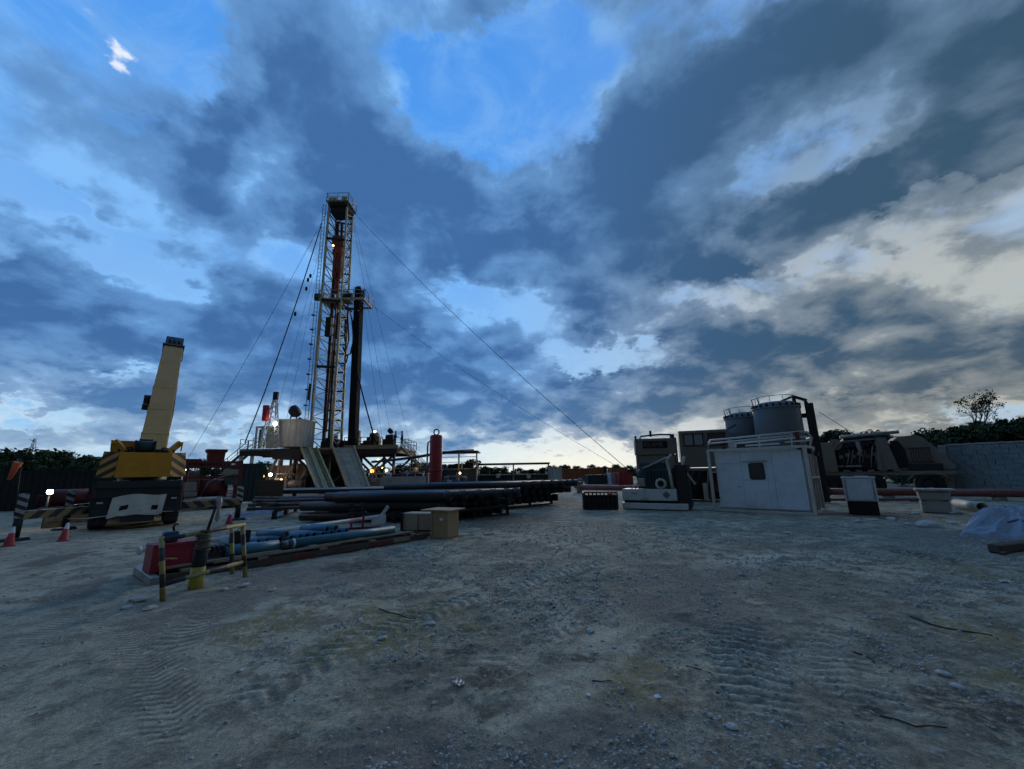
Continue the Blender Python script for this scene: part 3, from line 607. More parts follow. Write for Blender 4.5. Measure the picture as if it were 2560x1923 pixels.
for q in (-.2, 0, .2): hd.cyl((q - .05, L + .95, -.34), (q + .05, L + .95, -.34), .34, n=18); hd.cyl((q - .04, L + .55, .34), (q + .04, L + .55, .34), .2, n=18)
hd.box((0, L + 1.32, -.1), (.2, .2, .5)); hd.cyl((-.36, L + 1.3, -.2), (.36, L + 1.3, -.2), .05, n=8); hd.cyl((-.32, L + 1.42, .1), (.32, L + 1.42, .1), .045, n=8)
boom_part('boom_head', 'black_steel', hd)
for k, y0 in enumerate((1.0, 1.5, 2.1, 2.9, 3.6, 4.4, 5.2, 5.9)):
    g = MB(); g.box((.37, y0, -.15 + .1 * (k % 2)), (.1, .12 + .12 * (k % 3), .12)); boom_part('cable_guide', 'black_steel', g)
for k, y0 in enumerate((2.9, 3.6, 5.0, 5.5)):
    g = MB(); g.box((-.37, y0, .05), (.09, .07, .1)); boom_part('cable_guide', 'black_steel', g)
for y0, r in ((3.45, .22), (2.85, .14)): boom_part('hose_reel', 'black_steel', MB().cyl((-.40, y0, -.1), (-.66, y0, -.1), r, n=18))
g = MB(); g.tube([(.40, 1.2, -.2), (.44, 2.6, -.25), (.42, 4.4, -.2), (.40, 6.0, -.2)], .02); boom_part('hoist_rope', 'black_steel', g)
lf = MB(); lf.cyl((0, 2.6, 2.2), Vector(B0) + ax * 3.2 - up_ * .45, .14, n=14); lf.build('luffing_cylinder', 'grey_steel', cr)
# cab at the left of the superstructure, mostly hidden
mb = MB(); mb.box((-.75, 3.6, 2.6), (.8, 1.8, 1.4), top=(.9, .8)); mb.build('operator_cab', 'crane_yellow', cr, .02)
# outriggers: rear pair out to the sides
for (px, py, sd, nm) in ((34, 1352, -1, 'a'), (160, 1324, -1, 'b'), (592, 1300, 1, 'c')):
    f = cl(G(px, py)); b = MB(); bx0 = sd * 1.2; y0 = .5 if nm != 'b' else 3.5
    inner = Vector((bx0, max(y0, f.y), .72)); outer = Vector((f.x, f.y, .72))
    mbp = MB(); d = outer - inner
    LL = d.length; mbp.box((LL / 2, 0, 0), (LL, .24, .25)); o = mbp.build('outrigger_beam', 'hazard_beam', cr, .01); o.location = inner; o.rotation_euler = (0, 0, math.atan2(d.y, d.x))
    j = MB(); j.box((0, 0, 1.0), (.2, .22, .72)); o = j.build('outrigger_leg', 'hazard_white', cr, .01, loc=(f.x, f.y, 0))
    k = MB(); k.cyl((0, 0, .08), (0, 0, .75), .10, n=14); k.build('jack_rod', 'black_steel', o)
    k = MB(); k.lathe([(0, .1), (.28, .08), (.34, 0), (0, 0)], n=20); k.build('foot_pad', 'black_steel', o)
# white sheet hung on the back of the carrier, with two square cut-outs
sh = thing('tarpaulin_sheet', 'white sheet with two square holes hung on the back of the crane', 'sheet', cp, crz)
mb = MB(); xs_ = [-.72, -.46, -.24, -.02, .17, .38, .56, .72]; zs_ = [.48, .66, .82, 1.02, 1.18]
pt = lambda i, j: (xs_[i] + .03 * (j - 2) * (.6), -.25 - .02 * math.sin(i * 1.9 + j), zs_[j] + .05 * math.sin(xs_[i] * 4.4 + 2.4) + .05 * xs_[i])
vs = [pt(i, j) for j in range(5) for i in range(8)]
fs = [(j * 8 + i, j * 8 + i + 1, (j + 1) * 8 + i + 1, (j + 1) * 8 + i) for j in range(4) for i in range(7) if not (j == 2 - 1 + 0 and i in (1, 5))]
mb.add(vs, fs); o = mb.build('sheet', 'tarp_white', sh); o.modifiers.new('t', 'SOLIDIFY').thickness = .006
for i in (1, 5):
    q = [pt(i, 1), pt(i + 1, 1), pt(i + 1, 2), pt(i, 2)]
    MB().add([(p[0], p[1] + .05, p[2]) for p in q], [(0, 1, 2, 3)]).build('dark_opening', 'pipe_bore', sh)

# ------------------------------------------------------------------ traffic cones, barrier line
def cone(px, py, label, lean=0.0):
    p = G(px, py); t = thing('traffic_cone', label, 'traffic cone', (p.x, p.y, gz(p.x, p.y)), facing(p), 'traffic cones along the crane')
    b = MB(); b.box((0, 0, .02), (.36, .36, .04)); b.build('base', 'cone_red', t, .008)
    c = MB(); c.lathe([(.15, .04), (.035, .70), (.0, .70)], n=20); c.build('body', 'cone_bands', t)
    t.rotation_euler[1] = lean; t.scale = (.74, .74, .74); return t
cone(20, 1366, 'red and white traffic cone by the left outrigger at the picture edge', .05)
cone(157, 1353, 'red and white traffic cone holding the barrier line left of crane', .06)
cone(572, 1310, 'red and white traffic cone behind the striped barrier', .05)
a, b = G(157, 1353), G(615, 1290); pts = [Vector((a.x, a.y, .62)).lerp(Vector((b.x, b.y, .62)), k / 14) - Vector((0, 0, .06 * math.sin(math.pi * k / 14) + .03 * (k % 2))) for k in range(15)]
tag(MB().tube(pts, .016, 6).build('barrier_tape', 'plastic_film'), 'white barrier line strung between cones behind the crane', 'rope')
# ------------------------------------------------------------------ left background: skips, boxes, wind sock, pylon
def container(name, label, loc, rz, L, W, Hh, m, cat='container', group=None, doors=True, z=0.0):
    t = thing(name, label, cat, (loc[0], loc[1], z), rz, group)
    w = MB(); x, y = L / 2, W / 2
    w.corr((-x, -y), (x, -y), .12, Hh - .1); w.corr((x, -y), (x, y), .12, Hh - .1); w.corr((x, y), (-x, y), .12, Hh - .1); w.corr((-x, y), (-x, -y), .12, Hh - .1); w.build('wall', m, t)
    f = MB()
    for sx in (-1, 1):
        for sy in (-1, 1): f.box((sx * x, sy * y, Hh / 2), (.14, .14, Hh))
    for zz in (.07, Hh - .06):
        for sy in (-1, 1): f.box((0, sy * y, zz), (L - .14, .12, .12))
        for sx in (-1, 1): f.box((sx * x, 0, zz), (.12, W - .14, .12))
    f.build('frame', m, t); MB().box((0, 0, Hh - .04), (L - .1, W - .1, .05)).build('roof', m, t)
    return t
p = V(60, 1200, 24); container('cargo_container', 'dark corrugated container behind the left outrigger', (p.x - 2, 25.5), R(30), 12, 2.4, 2.35, 'container_dark', group='dark containers behind the crane')
p = V(215, 1200, 30); container('cargo_container', 'dark corrugated container just left of the crane counterweight', (p.x, 33), R(20), 9, 2.4, 2.3, 'container_dark', group='dark containers behind the crane')
def crate_box(name, label, px, py, w, d, h, m, cat, rz=None, slats=True):
    p = G(px, py); t = thing(name, label, cat, (p.x, p.y, gz(p.x, p.y)), facing(p) if rz is None else rz)
    MB().box((0, 0, h / 2), (w, d, h)).build('body', m, t, .01)
    if slats:
        for k in (-1, 1):
            s = MB(); s.box((k * w * .42, -d / 2 - .012, h / 2), (.09, .022, h)); s.build('batten', m, t)
        s = MB(); s.box((0, -d / 2 - .014, h * .5), (w * .75, .024, .08)); s.build('batten', m, t)
    return t
crate_box('timber_box', 'low brown timber box under the left outrigger beam', 140, 1318, .7, .6, .55, 'wood_plank', 'box')
crate_box('timber_box', 'longer brown timber box beside the crane tyre', 192, 1306, 1.0, .6, .45, 'wood_plank', 'box')
rp = V(205, 1240, 22); t = thing('equipment_skid', 'dark red equipment skid left of the crane', 'machine', (rp.x, rp.y, 0), facing(rp))
MB().box((0, 0, .25), (3.0, 1.4, .25)).build('base_frame', 'red_dark', t, .01)
q = MB(); q.cyl((-1.2, 0, .85), (.2, 0, .85), .42, n=20); q.build('drum', 'red_dark', t)
q = MB(); q.box((.85, 0, .8), (.9, .9, .85)); q.build('engine_box', 'red_dark', t, .02)
q = MB(); q.tube([(-1.2, 0, .9), (-1.5, 0, 1.0), (-1.5, 0, .3)], .08); q.build('outlet_pipe', 'red_dark', t)
wp = V(34, 1210, 20); t = thing('wind_sock', 'orange wind sock hanging slack above the left edge containers', 'wind sock', (wp.x + .3, 20, 0))
top = V(46, 1156, 20); bot = V(22, 1200, 20); MB().cyl((0, .1, 0), (top.x - wp.x - .3, .1, top.z + .1), .03, n=8).build('pole', 'black_steel', t)
MB().cyl(Vector((top.x - wp.x - .3, 0, top.z)), Vector((bot.x - wp.x - .3, 0, bot.z)), .17, .07, n=14).build('sock', 'sock_orange', t)
pp = V(75, 1150, 260); t = thing('lattice_pylon', 'thin grey lattice pylon far behind the trees on the left', 'pylon', (pp.x, 260, 0))
q = MB(); H_ = V(75, 1097, 260).z
for sx in (-1, 1):
    for sy in (-1, 1): q.beam((sx * 2.2, sy * 2.2, 0), (sx * .35, sy * .35, H_), .22)
q.build('leg_frame', 'grey_steel', t)
q = MB(); n = 9
for k in range(n):
    a, b = k / n, (k + 1) / n; wa, wb = 2.2 - 1.85 * a, 2.2 - 1.85 * b
    for s in (-1, 1): q.beam((-wa * s, -wa, H_ * a), (wb * s, -wb, H_ * b), .14)
q.build('bracing', 'grey_steel', t)
q = MB(); q.beam((-3.4, 0, H_ * .98), (1, 0, H_ * .93), .25); q.build('cross_arm', 'grey_steel', t); MB().beam((-3, 0, H_ * .8), (3, 0, H_ * .8), .25).build('cross_arm', 'grey_steel', t)

# ------------------------------------------------------------------ lamps
def lamp(px, py, Y, label, m='lamp_white', r=.10, energy=0.0, rgb=(1, .88, .7), pole=True, base=0.0, post='black_steel'):
    p = V(px, py, Y); t = thing('flood_lamp', label, 'lamp', (p.x, p.y, base), facing(p), 'lit flood lamps around the site')
    z = p.z - base
    h = MB(); h.prism([(-r * .7, z - r * .7), (r * .7, z - r * .7), (r * .6, z + r * .7), (-r * .6, z + r * .7)], .05, .22); h.build('housing', post, t)
    g = MB(); g.lathe([(0, 0), (r * .7, .0), (r, -.03), (r * .95, .04)], (0, 0, z), 16, Matrix.Rotation(math.pi / 2, 3, 'X')); g.build('lens', m, t)
    if pole: MB().cyl((0, .14, 0), (0, .14, z - r), .03, n=8).build('pole', post, t)
    if energy:
        l = bpy.data.lights.new('lamp_light', 'POINT'); l.energy = energy; l.color = rgb; l.shadow_soft_size = r
        o = bpy.data.objects.new('lamp_light', l); COL.objects.link(o); o.parent = t; o.location = (0, -.25, z)
    return t
lamp(125, 1230, 15.5, 'bright white lamp on a post left of the crane', r=.09, energy=8)
lamp(458, 1175, 17.5, 'bright lamp at the right edge of the crane counterweight', r=.09, energy=8)

# ------------------------------------------------------------------ red mixing unit right of the crane
mp = G(522, 1272); t = thing('mixing_unit', 'dark red mixing machine with flared hopper right of the crane', 'machine', mp, facing(mp) + R(6))
q = MB(); q.box((0, .6, .22), (3.0, 2.2, .22)); q.box((0, .6, .45), (2.8, 2.0, .1)); q.build('skid', 'red_dark', t, .01)
for sx in (-1, 1):
    for yy in (0.0, 1.2): MB().box((sx * 1.3, yy, 1.55), (.16, .16, 2.3)).build('post', 'red_dark', t)
for zz in (1.75, 2.35, 2.62):
    for yy in (0.0, 1.2): MB().box((0, yy, zz), (2.6, .10, .12)).build('cross_beam', 'red_dark', t)
q = MB(); q.box((.05, .6, 2.75), (.75, .75, .9), top=(1.12, 1.12)); q.box((.05, .6, 3.28), (.95, .95, .18), top=(1.1, 1.1)); q.build('hopper', 'red_dark', t, .01)
MB().box((-1.05, .6, 2.55), (.8, 1.1, .5)).build('motor_box', 'red_dark', t, .02)
q = MB(); q.cyl((-.6, .4, 1.15), (.7, .4, 1.15), .5, n=24); q.cyl((-.66, .4, 1.15), (-.6, .4, 1.15), .56, n=24); q.cyl((.7, .4, 1.15), (.76, .4, 1.15), .56, n=24); q.build('mixing_drum', 'red_dark', t)
q = MB(); q.box((-1.0, -.12, 1.25), (.55, .3, .5)); q.box((-.95, -.16, .85), (.6, .25, .22)); q.build('control_box', 'grey_steel', t, .01)
q = MB(); q.tube([(-.5, -.2, .7), (-.2, -.25, 1.5), (.6, -.2, 1.85), (1.1, -.1, 1.95)], .04); q.build('hose', 'grey_steel', t)
q = MB(); q.box((.85, -.1, 1.5), (.6, .5, .4)); q.build('blue_tank', 'container_teal', t, .02)
MB().box((.1, -.55, .38), (1.5, .1, .3)).build('bumper', 'hazard_beam', t)
for k in range(5): MB().box((.75, -.14, .62 + k * .09), (.9, .05, .05)).build('rung', 'red_dark', t)
MB().box((.9, -.02, 2.05), (.9, .04, .3)).build('guard_mesh', 'grey_steel', t)
tp = V(606, 1255, 30); container('cargo_container', 'dark teal container between the red machine and the rig', (tp.x, 30.5), facing(tp), 1.6, 1.0, 2.7, 'container_teal')
# ------------------------------------------------------------------ drilling rig, about fifty metres away
RY = 50.0
def r(px, py, dy=0.0): return V(px, py, RY + dy)
FZ = r(870, 1122).z                                            # rig floor level
O5 = Vector((r(812, 1120).x, RY, 0))
mast = thing('drilling_mast', 'tall cream and black lattice drilling mast with red top drive', 'mast', O5)
W = lambda p: Vector(p) - O5
D = 3.4                                                         # mast depth
# front legs (viewer's side) and rear legs
bl, br, tl, tr = r(774, 1108, -1), r(829, 1108, -1), r(823, 512, -1), r(868, 518, -1)
bl.z = br.z = FZ; legs = {}
for nm, a, b in (('fl', bl, tl), ('fr', br, tr)):
    legs[nm] = (a, b); legs[nm.replace('f', 'b')] = (a + Vector((.25 if nm == 'fl' else -.25, D, 0)), b + Vector((.1 if nm == 'fl' else -.1, D * .62, 0)))
for k, (a, b) in legs.items():
    mid = a.lerp(b, .54)
    m_ = 'mast_cream'
    g = MB(); g.beam(W(a), W(mid), .27, .25); g.build('leg', m_, mast)
    g = MB(); g.beam(W(mid), W(b), .22, .20); g.build('leg', 'mast_cream', mast)
N = 26
for k in range(N + 1):
    f = k / N
    P = {q: legs[q][0].lerp(legs[q][1], f) for q in legs}
    m_ = 'mast_dark' if k in (6, 15, 22, 23, 24, 25, 26) else 'mast_cream'
    g = MB(); g.beam(W(P['bl']), W(P['br']), .19); g.build('girt', 'mast_dark', mast)
    for a, b in (('fl', 'bl'), ('fr', 'br')):
        g = MB(); g.beam(W(P[a]), W(P[b]), .11); g.build('girt', m_, mast)
    if k in (8, 15, 22): g = MB(); g.beam(W(P['fl']), W(P['fr']), .2, .3); g.build('girt', 'mast_dark', mast)
    if k < N:
        f2 = (k + 1) / N; Q = {q: legs[q][0].lerp(legs[q][1], f2) for q in legs}
        for a, b in (('fl', 'bl'), ('fr', 'br')):
            a, b = (a, b) if k % 2 else (b, a); g = MB(); g.beam(W(P[a]), W(Q[b]), .09); g.build('brace', 'mast_cream', mast)
        a, b = ('bl', 'br') if k % 2 else ('br', 'bl'); g = MB(); g.beam(W(P[a]), W(Q[b]), .08); g.build('brace', 'mast_dark', mast)
# ladder down the left front leg with its cage
a, b = legs['fl']; off = Vector((-.55, -.15, 0))
for s in (-.2, .2): g = MB(); g.beam(W(a + off + Vector((s, 0, 0))), W(b + off + Vector((s, 0, 0))), .05); g.build('ladder_rail', 'mast_dark', mast)
for k in range(60): p = W(a.lerp(b, (k + .5) / 60) + off); g = MB(); g.beam(p - Vector((.2, 0, 0)), p + Vector((.2, 0, 0)), .04); g.build('ladder_rung', 'mast_cream', mast)
for k in range(9):
    p = W(a.lerp(b, (k + .7) / 17) + off + Vector((-.25, 0, 0))); g = MB(); g.box(p, (.35, .4, .12)); g.build('ladder_bracket', 'mast_dark', mast)
g = MB(); p = W(r(771, 1000, -1.3)); g.beam(p, W(r(776, 960, -1.3)), .25); g.build('standpipe_clamp', 'mast_dark', mast)
# guide rails, top drive, hoses inside
for (xa, ya, xb, yb, w) in ((809, 1105, 845, 560, .34), (822, 1105, 856, 560, .24)):
    g = MB(); g.beam(W(r(xa, ya, .6)), W(r(xb, yb, .6)), w, .3); g.build('guide_rail', 'mast_dark', mast)
g = MB(); g.beam(W(r(815, 1080, .2)), W(r(846, 700, .2)), .18); g.build('standpipe', 'pipe_red', mast)
td = MB(); td.box(W(r(845, 652, .2)), (1.0, .9, 5.0)); td.box(W(r(847, 606, .2)), (1.5, 1.0, 1.6)); td.box(W(r(844, 630, -.2)), (1.3, .5, .7)); td.box(W(r(848, 672, -.2)), (.7, .6, 1.5)); td.cyl(W(r(843, 690, .2)), W(r(841, 735, .2)), .28, n=12)
td.build('top_drive', 'topdrive_red', mast, .05)
for px_ in (838, 852): g = MB(); g.beam(W(r(px_, 632, -.6)), W(r(px_ - 2, 690, -.6)), .18); g.build('bail_arm', 'topdrive_red', mast)
for px_ in (839, 845, 851): g = MB(); g.cyl(W(r(px_, 590, .3)), W(r(px_ + 2, 515, .3)), .035, n=5); g.build('hoist_line', 'mast_dark', mast)
g = MB(); g.box(W(r(822, 818, .2)), (.7, .6, 2.6)); g.build('hose_manifold', 'mast_dark', mast)
g = MB(); g.box(W(r(846, 815, .3)), (.5, .5, 3.6)); g.build('cable_tray', 'mast_dark', mast)
g = MB(); g.tube([W(q) for q in (r(868, 800), r(872, 770), r(880, 800), r(884, 850), r(876, 885), r(866, 890), r(858, 868))], .11, 8); g.build('rotary_hose', 'mast_dark', mast)
g = MB(); g.tube([W(q) for q in (r(863, 800, -.4), r(862, 850, -.4), r(866, 875, -.4), r(872, 850, -.4), r(869, 790, -.4))], .10, 8); g.build('rotary_hose', 'mast_dark', mast)
g = MB(); g.tube([W(q) for q in (r(846, 905), r(856, 916), r(866, 905), r(870, 885))], .09, 8); g.build('rotary_hose', 'mast_dark', mast)
# crown
ctr = (tl + tr + legs['bl'][1] + legs['br'][1]) / 4; rz_ = math.atan2((tr - tl).z, (tr - tl).x)
cx, cz = W(ctr).x, W(ctr).z
g = MB(); g.box((cx, W(ctr).y, cz + .2), (2.6, 2.5, .4)); g.box((cx, W(ctr).y, cz - .5), (2.2, 1.8, .8)); g.build('crown_block', 'mast_dark', mast)
g = MB(); g.box((cx, W(ctr).y, cz + .55), (3.1, 3.0, .14)); g.build('crown_deck', 'rig_yellow', mast)
g = MB(); yy = W(ctr).y; rail(g, [(cx - 1.5, yy - 1.4, cz + .6), (cx + 1.5, yy - 1.4, cz + .6), (cx + 1.5, yy + 1.4, cz + .6), (cx - 1.5, yy + 1.4, cz + .6), (cx - 1.5, yy - 1.4, cz + .6)], 1.2, .045); g.build('crown_railing', 'mast_cream', mast)
g = MB(); g.box((cx + .9, yy - 1.2, cz + .9), (.8, .2, .7)); g.box((cx - .7, yy - 1.2, cz + .9), (1.1, .3, .5)); g.build('crown_box', 'mast_cream', mast)
g = MB(); g.beam((cx - 1.2, yy, cz + .6), (cx - 1.35, yy, cz + 2.2), .1); g.build('antenna', 'mast_dark', mast)
# racking board at two thirds height
rb = r(850, 752); z_ = rb.z; x0, x1 = r(803, 752).x - O5.x, r(914, 760).x - O5.x
g = MB(); g.box(((x0 + x1) / 2, -.6, z_), (x1 - x0, .16, .3)); g.box(((x0 + x1) / 2, 2.6, z_), (x1 - x0, .16, .3)); g.box((x0 + .1, 1, z_), (.2, 3.2, .25)); g.box((x1 - .1, 1, z_), (.2, 3.2, .25)); g.box((x0 + 1.4, 1.0, z_ - .05), (2.2, 3.0, .12)); g.box((x0 + 3.0, .8, z_ + .15), (1.6, 1.2, .1))
g.build('racking_board', 'mast_cream', mast)
for k in range(11): g = MB(); xx = x0 + (x1 - x0) * (.48 + .5 * k / 10); g.box((xx, .8, z_ + .1), (.09, 2.2, .1)); g.build('racking_finger', 'mast_dark', mast)
g = MB(); rail(g, [(x0, 2.6, z_), (x0, -.6, z_), (x1, -.6, z_), (x1, 2.6, z_)], 1.3, .05, 1.5); g.build('board_railing', 'mast_cream', mast)
for px_, w_ in ((800, 1.1), (869, 1.4)): g = MB(); q = W(r(px_, 728, .4)); g.box((q.x, .3, z_ + .7), (w_, .5, .9)); g.build('wind_panel', 'mast_dark', mast)
g = MB(); g.beam(W(r(875, 772)), W(r(897, 777)), .2); g.beam(W(r(862, 765)), W(r(880, 780)), .2); g.build('board_strut', 'mast_dark', mast)
# guy lines
def cable(a, b, rad, sag, name, m, parent, off):
    pts = [Vector(a).lerp(Vector(b), k / 16) - Vector((0, 0, sag * 4 * (k / 16) * (1 - k / 16))) - off for k in range(17)]
    return MB().tube(pts, rad, 5).build(name, m, parent)
gl = r(821, 524); gr_ = r(880, 526)
for a, b, rad, sag in ((gl, Vector((-46, 55, .3)), .024, 1.0), (gr_, Vector((10.5, 32, .4)), .024, 1.0), (r(915, 752), Vector((13, 40, .4)), .016, .8),
                       (r(824, 512, 2), Vector((-34, 66, 5)), .017, .3), (r(826, 512, 2), Vector((-31, 62, 5)), .017, .3), (r(828, 515, 2), Vector((-33.5, 58, 5)), .017, .2), (r(829, 515, 2), Vector((-35.5, 58, 5)), .016, .2),
                       (r(878, 526, 2), Vector((-16.6, 56, 5)), .017, .2), (r(879, 526, 2), Vector((-15, 60, 5)), .017, .2), (r(908, 760, 2), Vector((-17.3, 54, 5)), .016, .1)):
    cable(a, b, rad, sag, 'guy_line', 'mast_dark', mast, O5)
cable(r(804, 560), r(612, 1108, -3), .07, 1.5, 'tong_cable', 'mast_dark', mast, O5)
cable(r(893, 930), r(940, 1106), .09, .25, 'hose_line', 'mast_dark', mast, O5)
for (px_, py_) in ((776, 690), (770, 700), (766, 722), (738, 785)):
    q = W(r(px_, py_)); g = MB(); g.lathe([(0, -.35), (.16, -.2), (.16, .2), (0, .35)], q, 8); g.build('cable_block', 'mast_dark', mast)
# ------------------------------------------------------------------ drill pipe racked upright
s0 = r(881, 1112, .6); st_ = thing('racked_drill_pipe', 'dark bundle of drill pipe stands racked upright in the mast', 'pipe bundle', (s0.x, s0.y, FZ))
topz = r(897, 722, .6); lean = Vector((topz.x - s0.x, 0, topz.z - FZ))
me_ = MB().cyl((0, 0, 0), (0, 0, 1), .075, n=7).mesh('pipe'); me_.materials.append(MATS['pipe_stand'])
for i in range(6):
    for j in range(6):
        o = bpy.data.objects.new('pipe', me_); COL.objects.link(o); o.parent = st_
        base = Vector((-.38 + i * .15 + .02 * (j % 2), -.35 + j * .22, 0)); tp = lean + Vector((base.x * .92, base.y, random.uniform(-.5, .3)))
        d = tp - base; o.location = base; o.scale = (1.15, 1.15, d.length); o.rotation_euler = d.to_track_quat('Z', 'Y').to_euler()
# ------------------------------------------------------------------ substructure and rig floor
X = lambda px, py=1122, dy=0: r(px, py, dy).x
sub = thing('rig_substructure', 'dark steel substructure carrying the rig floor under the mast', 'platform', (X(810), RY, 0))
ox = X(810)
def sb(name, m, mb, bevel=0): return mb.build(name, m, sub, bevel)
fx0, fx1 = X(640) - ox, X(1012) - ox
sb('floor_deck', 'ramp_beige', MB().box(((fx0 + fx1) / 2, 1.5, FZ - .14), (fx1 - fx0, 9.0, .22)))
for yy in (-2.9, 1.5, 5.9): sb('floor_beam', 'mast_dark', MB().box(((fx0 + fx1) / 2, yy, FZ - .55), (fx1 - fx0 - .2, .4, .58)))
for k in range(9): xx = fx0 + .3 + (fx1 - fx0 - .6) * k / 8; sb('cross_beam', 'mast_dark', MB().box((xx, 1.5, FZ - .5), (.3, 8.4, .46)))
cols = [642, 668, 770, 850, 925, 1002]
for px_ in cols:
    for yy in (-2.7, 5.7):
        xx = X(px_) - ox; c = MB(); c.beam((xx, yy, 0), (xx, yy, FZ - .8), .28); sb('column', 'white_paint' if px_ < 700 and yy < 0 else 'mast_dark', c)
for a, b in ((770, 850), (850, 925), (925, 1002)):
    for yy in (-2.7, 5.7):
        for s in (0, 1):
            xa, xb = (X(a) - ox, X(b) - ox); sb('brace', 'mast_dark', MB().beam((xa, yy, .4 if s else FZ - .95), (xb, yy, FZ - .95 if s else .4), .24))
for (xa, ya, xb, yb) in ((700, 1130, 660, 1215), (735, 1225, 775, 1160), (720, 1225, 745, 1165), (700, 1150, 690, 1222), (745, 1150, 700, 1215)):
    sb('brace', 'mast_cream', MB().beam(W(r(xa, ya, -2)) + O5 - Vector((ox, RY, 0)), W(r(xb, yb, -2)) + O5 - Vector((ox, RY, 0)), .24))
for pts in ([(X(885) - ox, -3.0, FZ), (X(975) - ox, -3.0, FZ)], [(X(1012) - ox, 0, FZ), (X(1012) - ox, 6, FZ)], [(X(1012) - ox, 5.9, FZ), (X(760) - ox, 5.9, FZ)], [(X(640) - ox, -3, FZ), (X(640) - ox, 5.9, FZ), (X(690) - ox, 5.9, FZ)]):
    g = MB(); rail(g, pts, 1.1, .04, 1.4); sb('railing', 'mast_dark', g)
sb('toe_board', 'ramp_beige', MB().box(((X(885) + X(1012)) / 2 - ox, -3.06, FZ - .05), (X(1012) - X(885), .06, .5)))
# floor machinery
for (px_, w, h, m_) in ((800, 1.0, 1.5, 'mast_dark'), (818, .8, 2.0, 'mast_dark'), (838, 1.4, 1.1, 'mast_dark'), (858, .9, 1.7, 'mast_dark'), (905, 1.2, 1.0, 'mast_dark'), (916, 1.6, 2.2, 'container_dark'), (955, 1.5, 1.9, 'mast_dark'), (845, .5, 3.0, 'mast_cream'), (866, .4, 2.6, 'mast_dark')):
    g = MB(); xx = X(px_) - ox; yy = 2.2 + random.uniform(-1, 2); g.box((xx, yy, FZ + h * .35), (w, 1.0, h * .7)); g.cyl((xx - w * .3, yy, FZ + h * .8), (xx + w * .35, yy, FZ + h * .75), w * .28, n=10); g.box((xx + .1, yy, FZ + h * .85), (w * .4, .5, h * .3)); sb('floor_machine', m_, g)
for (px_, h) in ((765, 3.0), (872, 2.2), (929, 2.4), (938, 1.8)): g = MB(); xx = X(px_) - ox; g.cyl((xx, .5, FZ), (xx, .5, FZ + h), .06, n=6); sb('floor_post', 'mast_dark', g)
sb('wind_wall', 'corrugated_beige', MB().corr((X(676, 1122, -2) - ox, -2.0), (X(772, 1122, -2) - ox, -2.0), .05, 3.0, .45, .08))
sb('dark_curtain', 'container_dark', MB().box((X(805) - ox, 2.8, 2.3), (5.0, .2, 4.6)))
sb('blue_panel', 'tank_blue', MB().box((X(785) - ox, -1.0, 1.0), (1.2, .1, 2.0)))
sb('mud_manifold', 'container_dark', MB().box((X(735) - ox, -1.6, .7), (4.2, 1.4, 1.3)))
# ------------------------------------------------------------------ doghouse
dx0, dx1 = X(689, 1122, -3.6), X(753, 1122, -3.6); DH = r(720, 1050, -3.6).z - FZ
t = thing('doghouse_cabin', 'pale corrugated cabin standing on the rig floor left of mast', 'cabin', ((dx0 + dx1) / 2, RY - 3.4, FZ + .02))
Lx = dx1 - dx0; g = MB(); g.corr((-Lx / 2, -.2), (Lx / 2, -.2), .1, DH - .1, .62, .05); g.corr((Lx / 2, -.2), (Lx / 2, 2.6), .1, DH - .1, .62, .05); g.corr((Lx / 2, 2.6), (-Lx / 2, 2.6), .1, DH - .1, .62, .05); g.corr((-Lx / 2, 2.6), (-Lx / 2, -.2), .1, DH - .1, .62, .05); g.build('wall', 'doghouse_grey', t)
g = MB(); g.box((0, 1.2, DH - .02), (Lx + .16, 3.1, .16)); g.build('roof', 'doghouse_grey', t)
for xx in (-Lx / 2, Lx / 2): g = MB(); g.box((xx, -.22, DH / 2), (.12, .12, DH)); g.build('corner_post', 'doghouse_grey', t)
g = MB(); g.box((0, 1.2, -.75), (Lx + .3, 3.2, 1.1)); g.build('support_frame', 'mast_dark', t)
t = thing('entry_porch', 'white framed porch at the left end of the rig cabin', 'porch', (X(662, 1122, -3.4), RY - 3.4, FZ + .02)); hw = (X(689) - X(641)) / 2; ph = r(660, 1068, -3.4).z - FZ
for xx in (-hw, -hw * .45, hw * .3): g = MB(); g.box((xx, 0, ph / 2), (.16, .16, ph)); g.build('post', 'white_paint', t)
g = MB(); g.box((0, .6, ph), (hw * 2, 1.6, .14)); g.build('roof', 'white_paint', t)
g = MB(); g.box((-hw * .72, .4, ph * .45), (hw * .4, .08, ph * .9)); g.build('door', 'container_teal', t)
g = MB(); g.box((hw * .35, .5, ph * .5), (hw * 1.1, .08, ph)); g.build('side_panel', 'doghouse_grey', t)
g = MB(); rail(g, [(-hw, -.4, 0), (hw, -.4, 0)], 1.1, .035, .8); g.build('railing', 'white_paint', t)
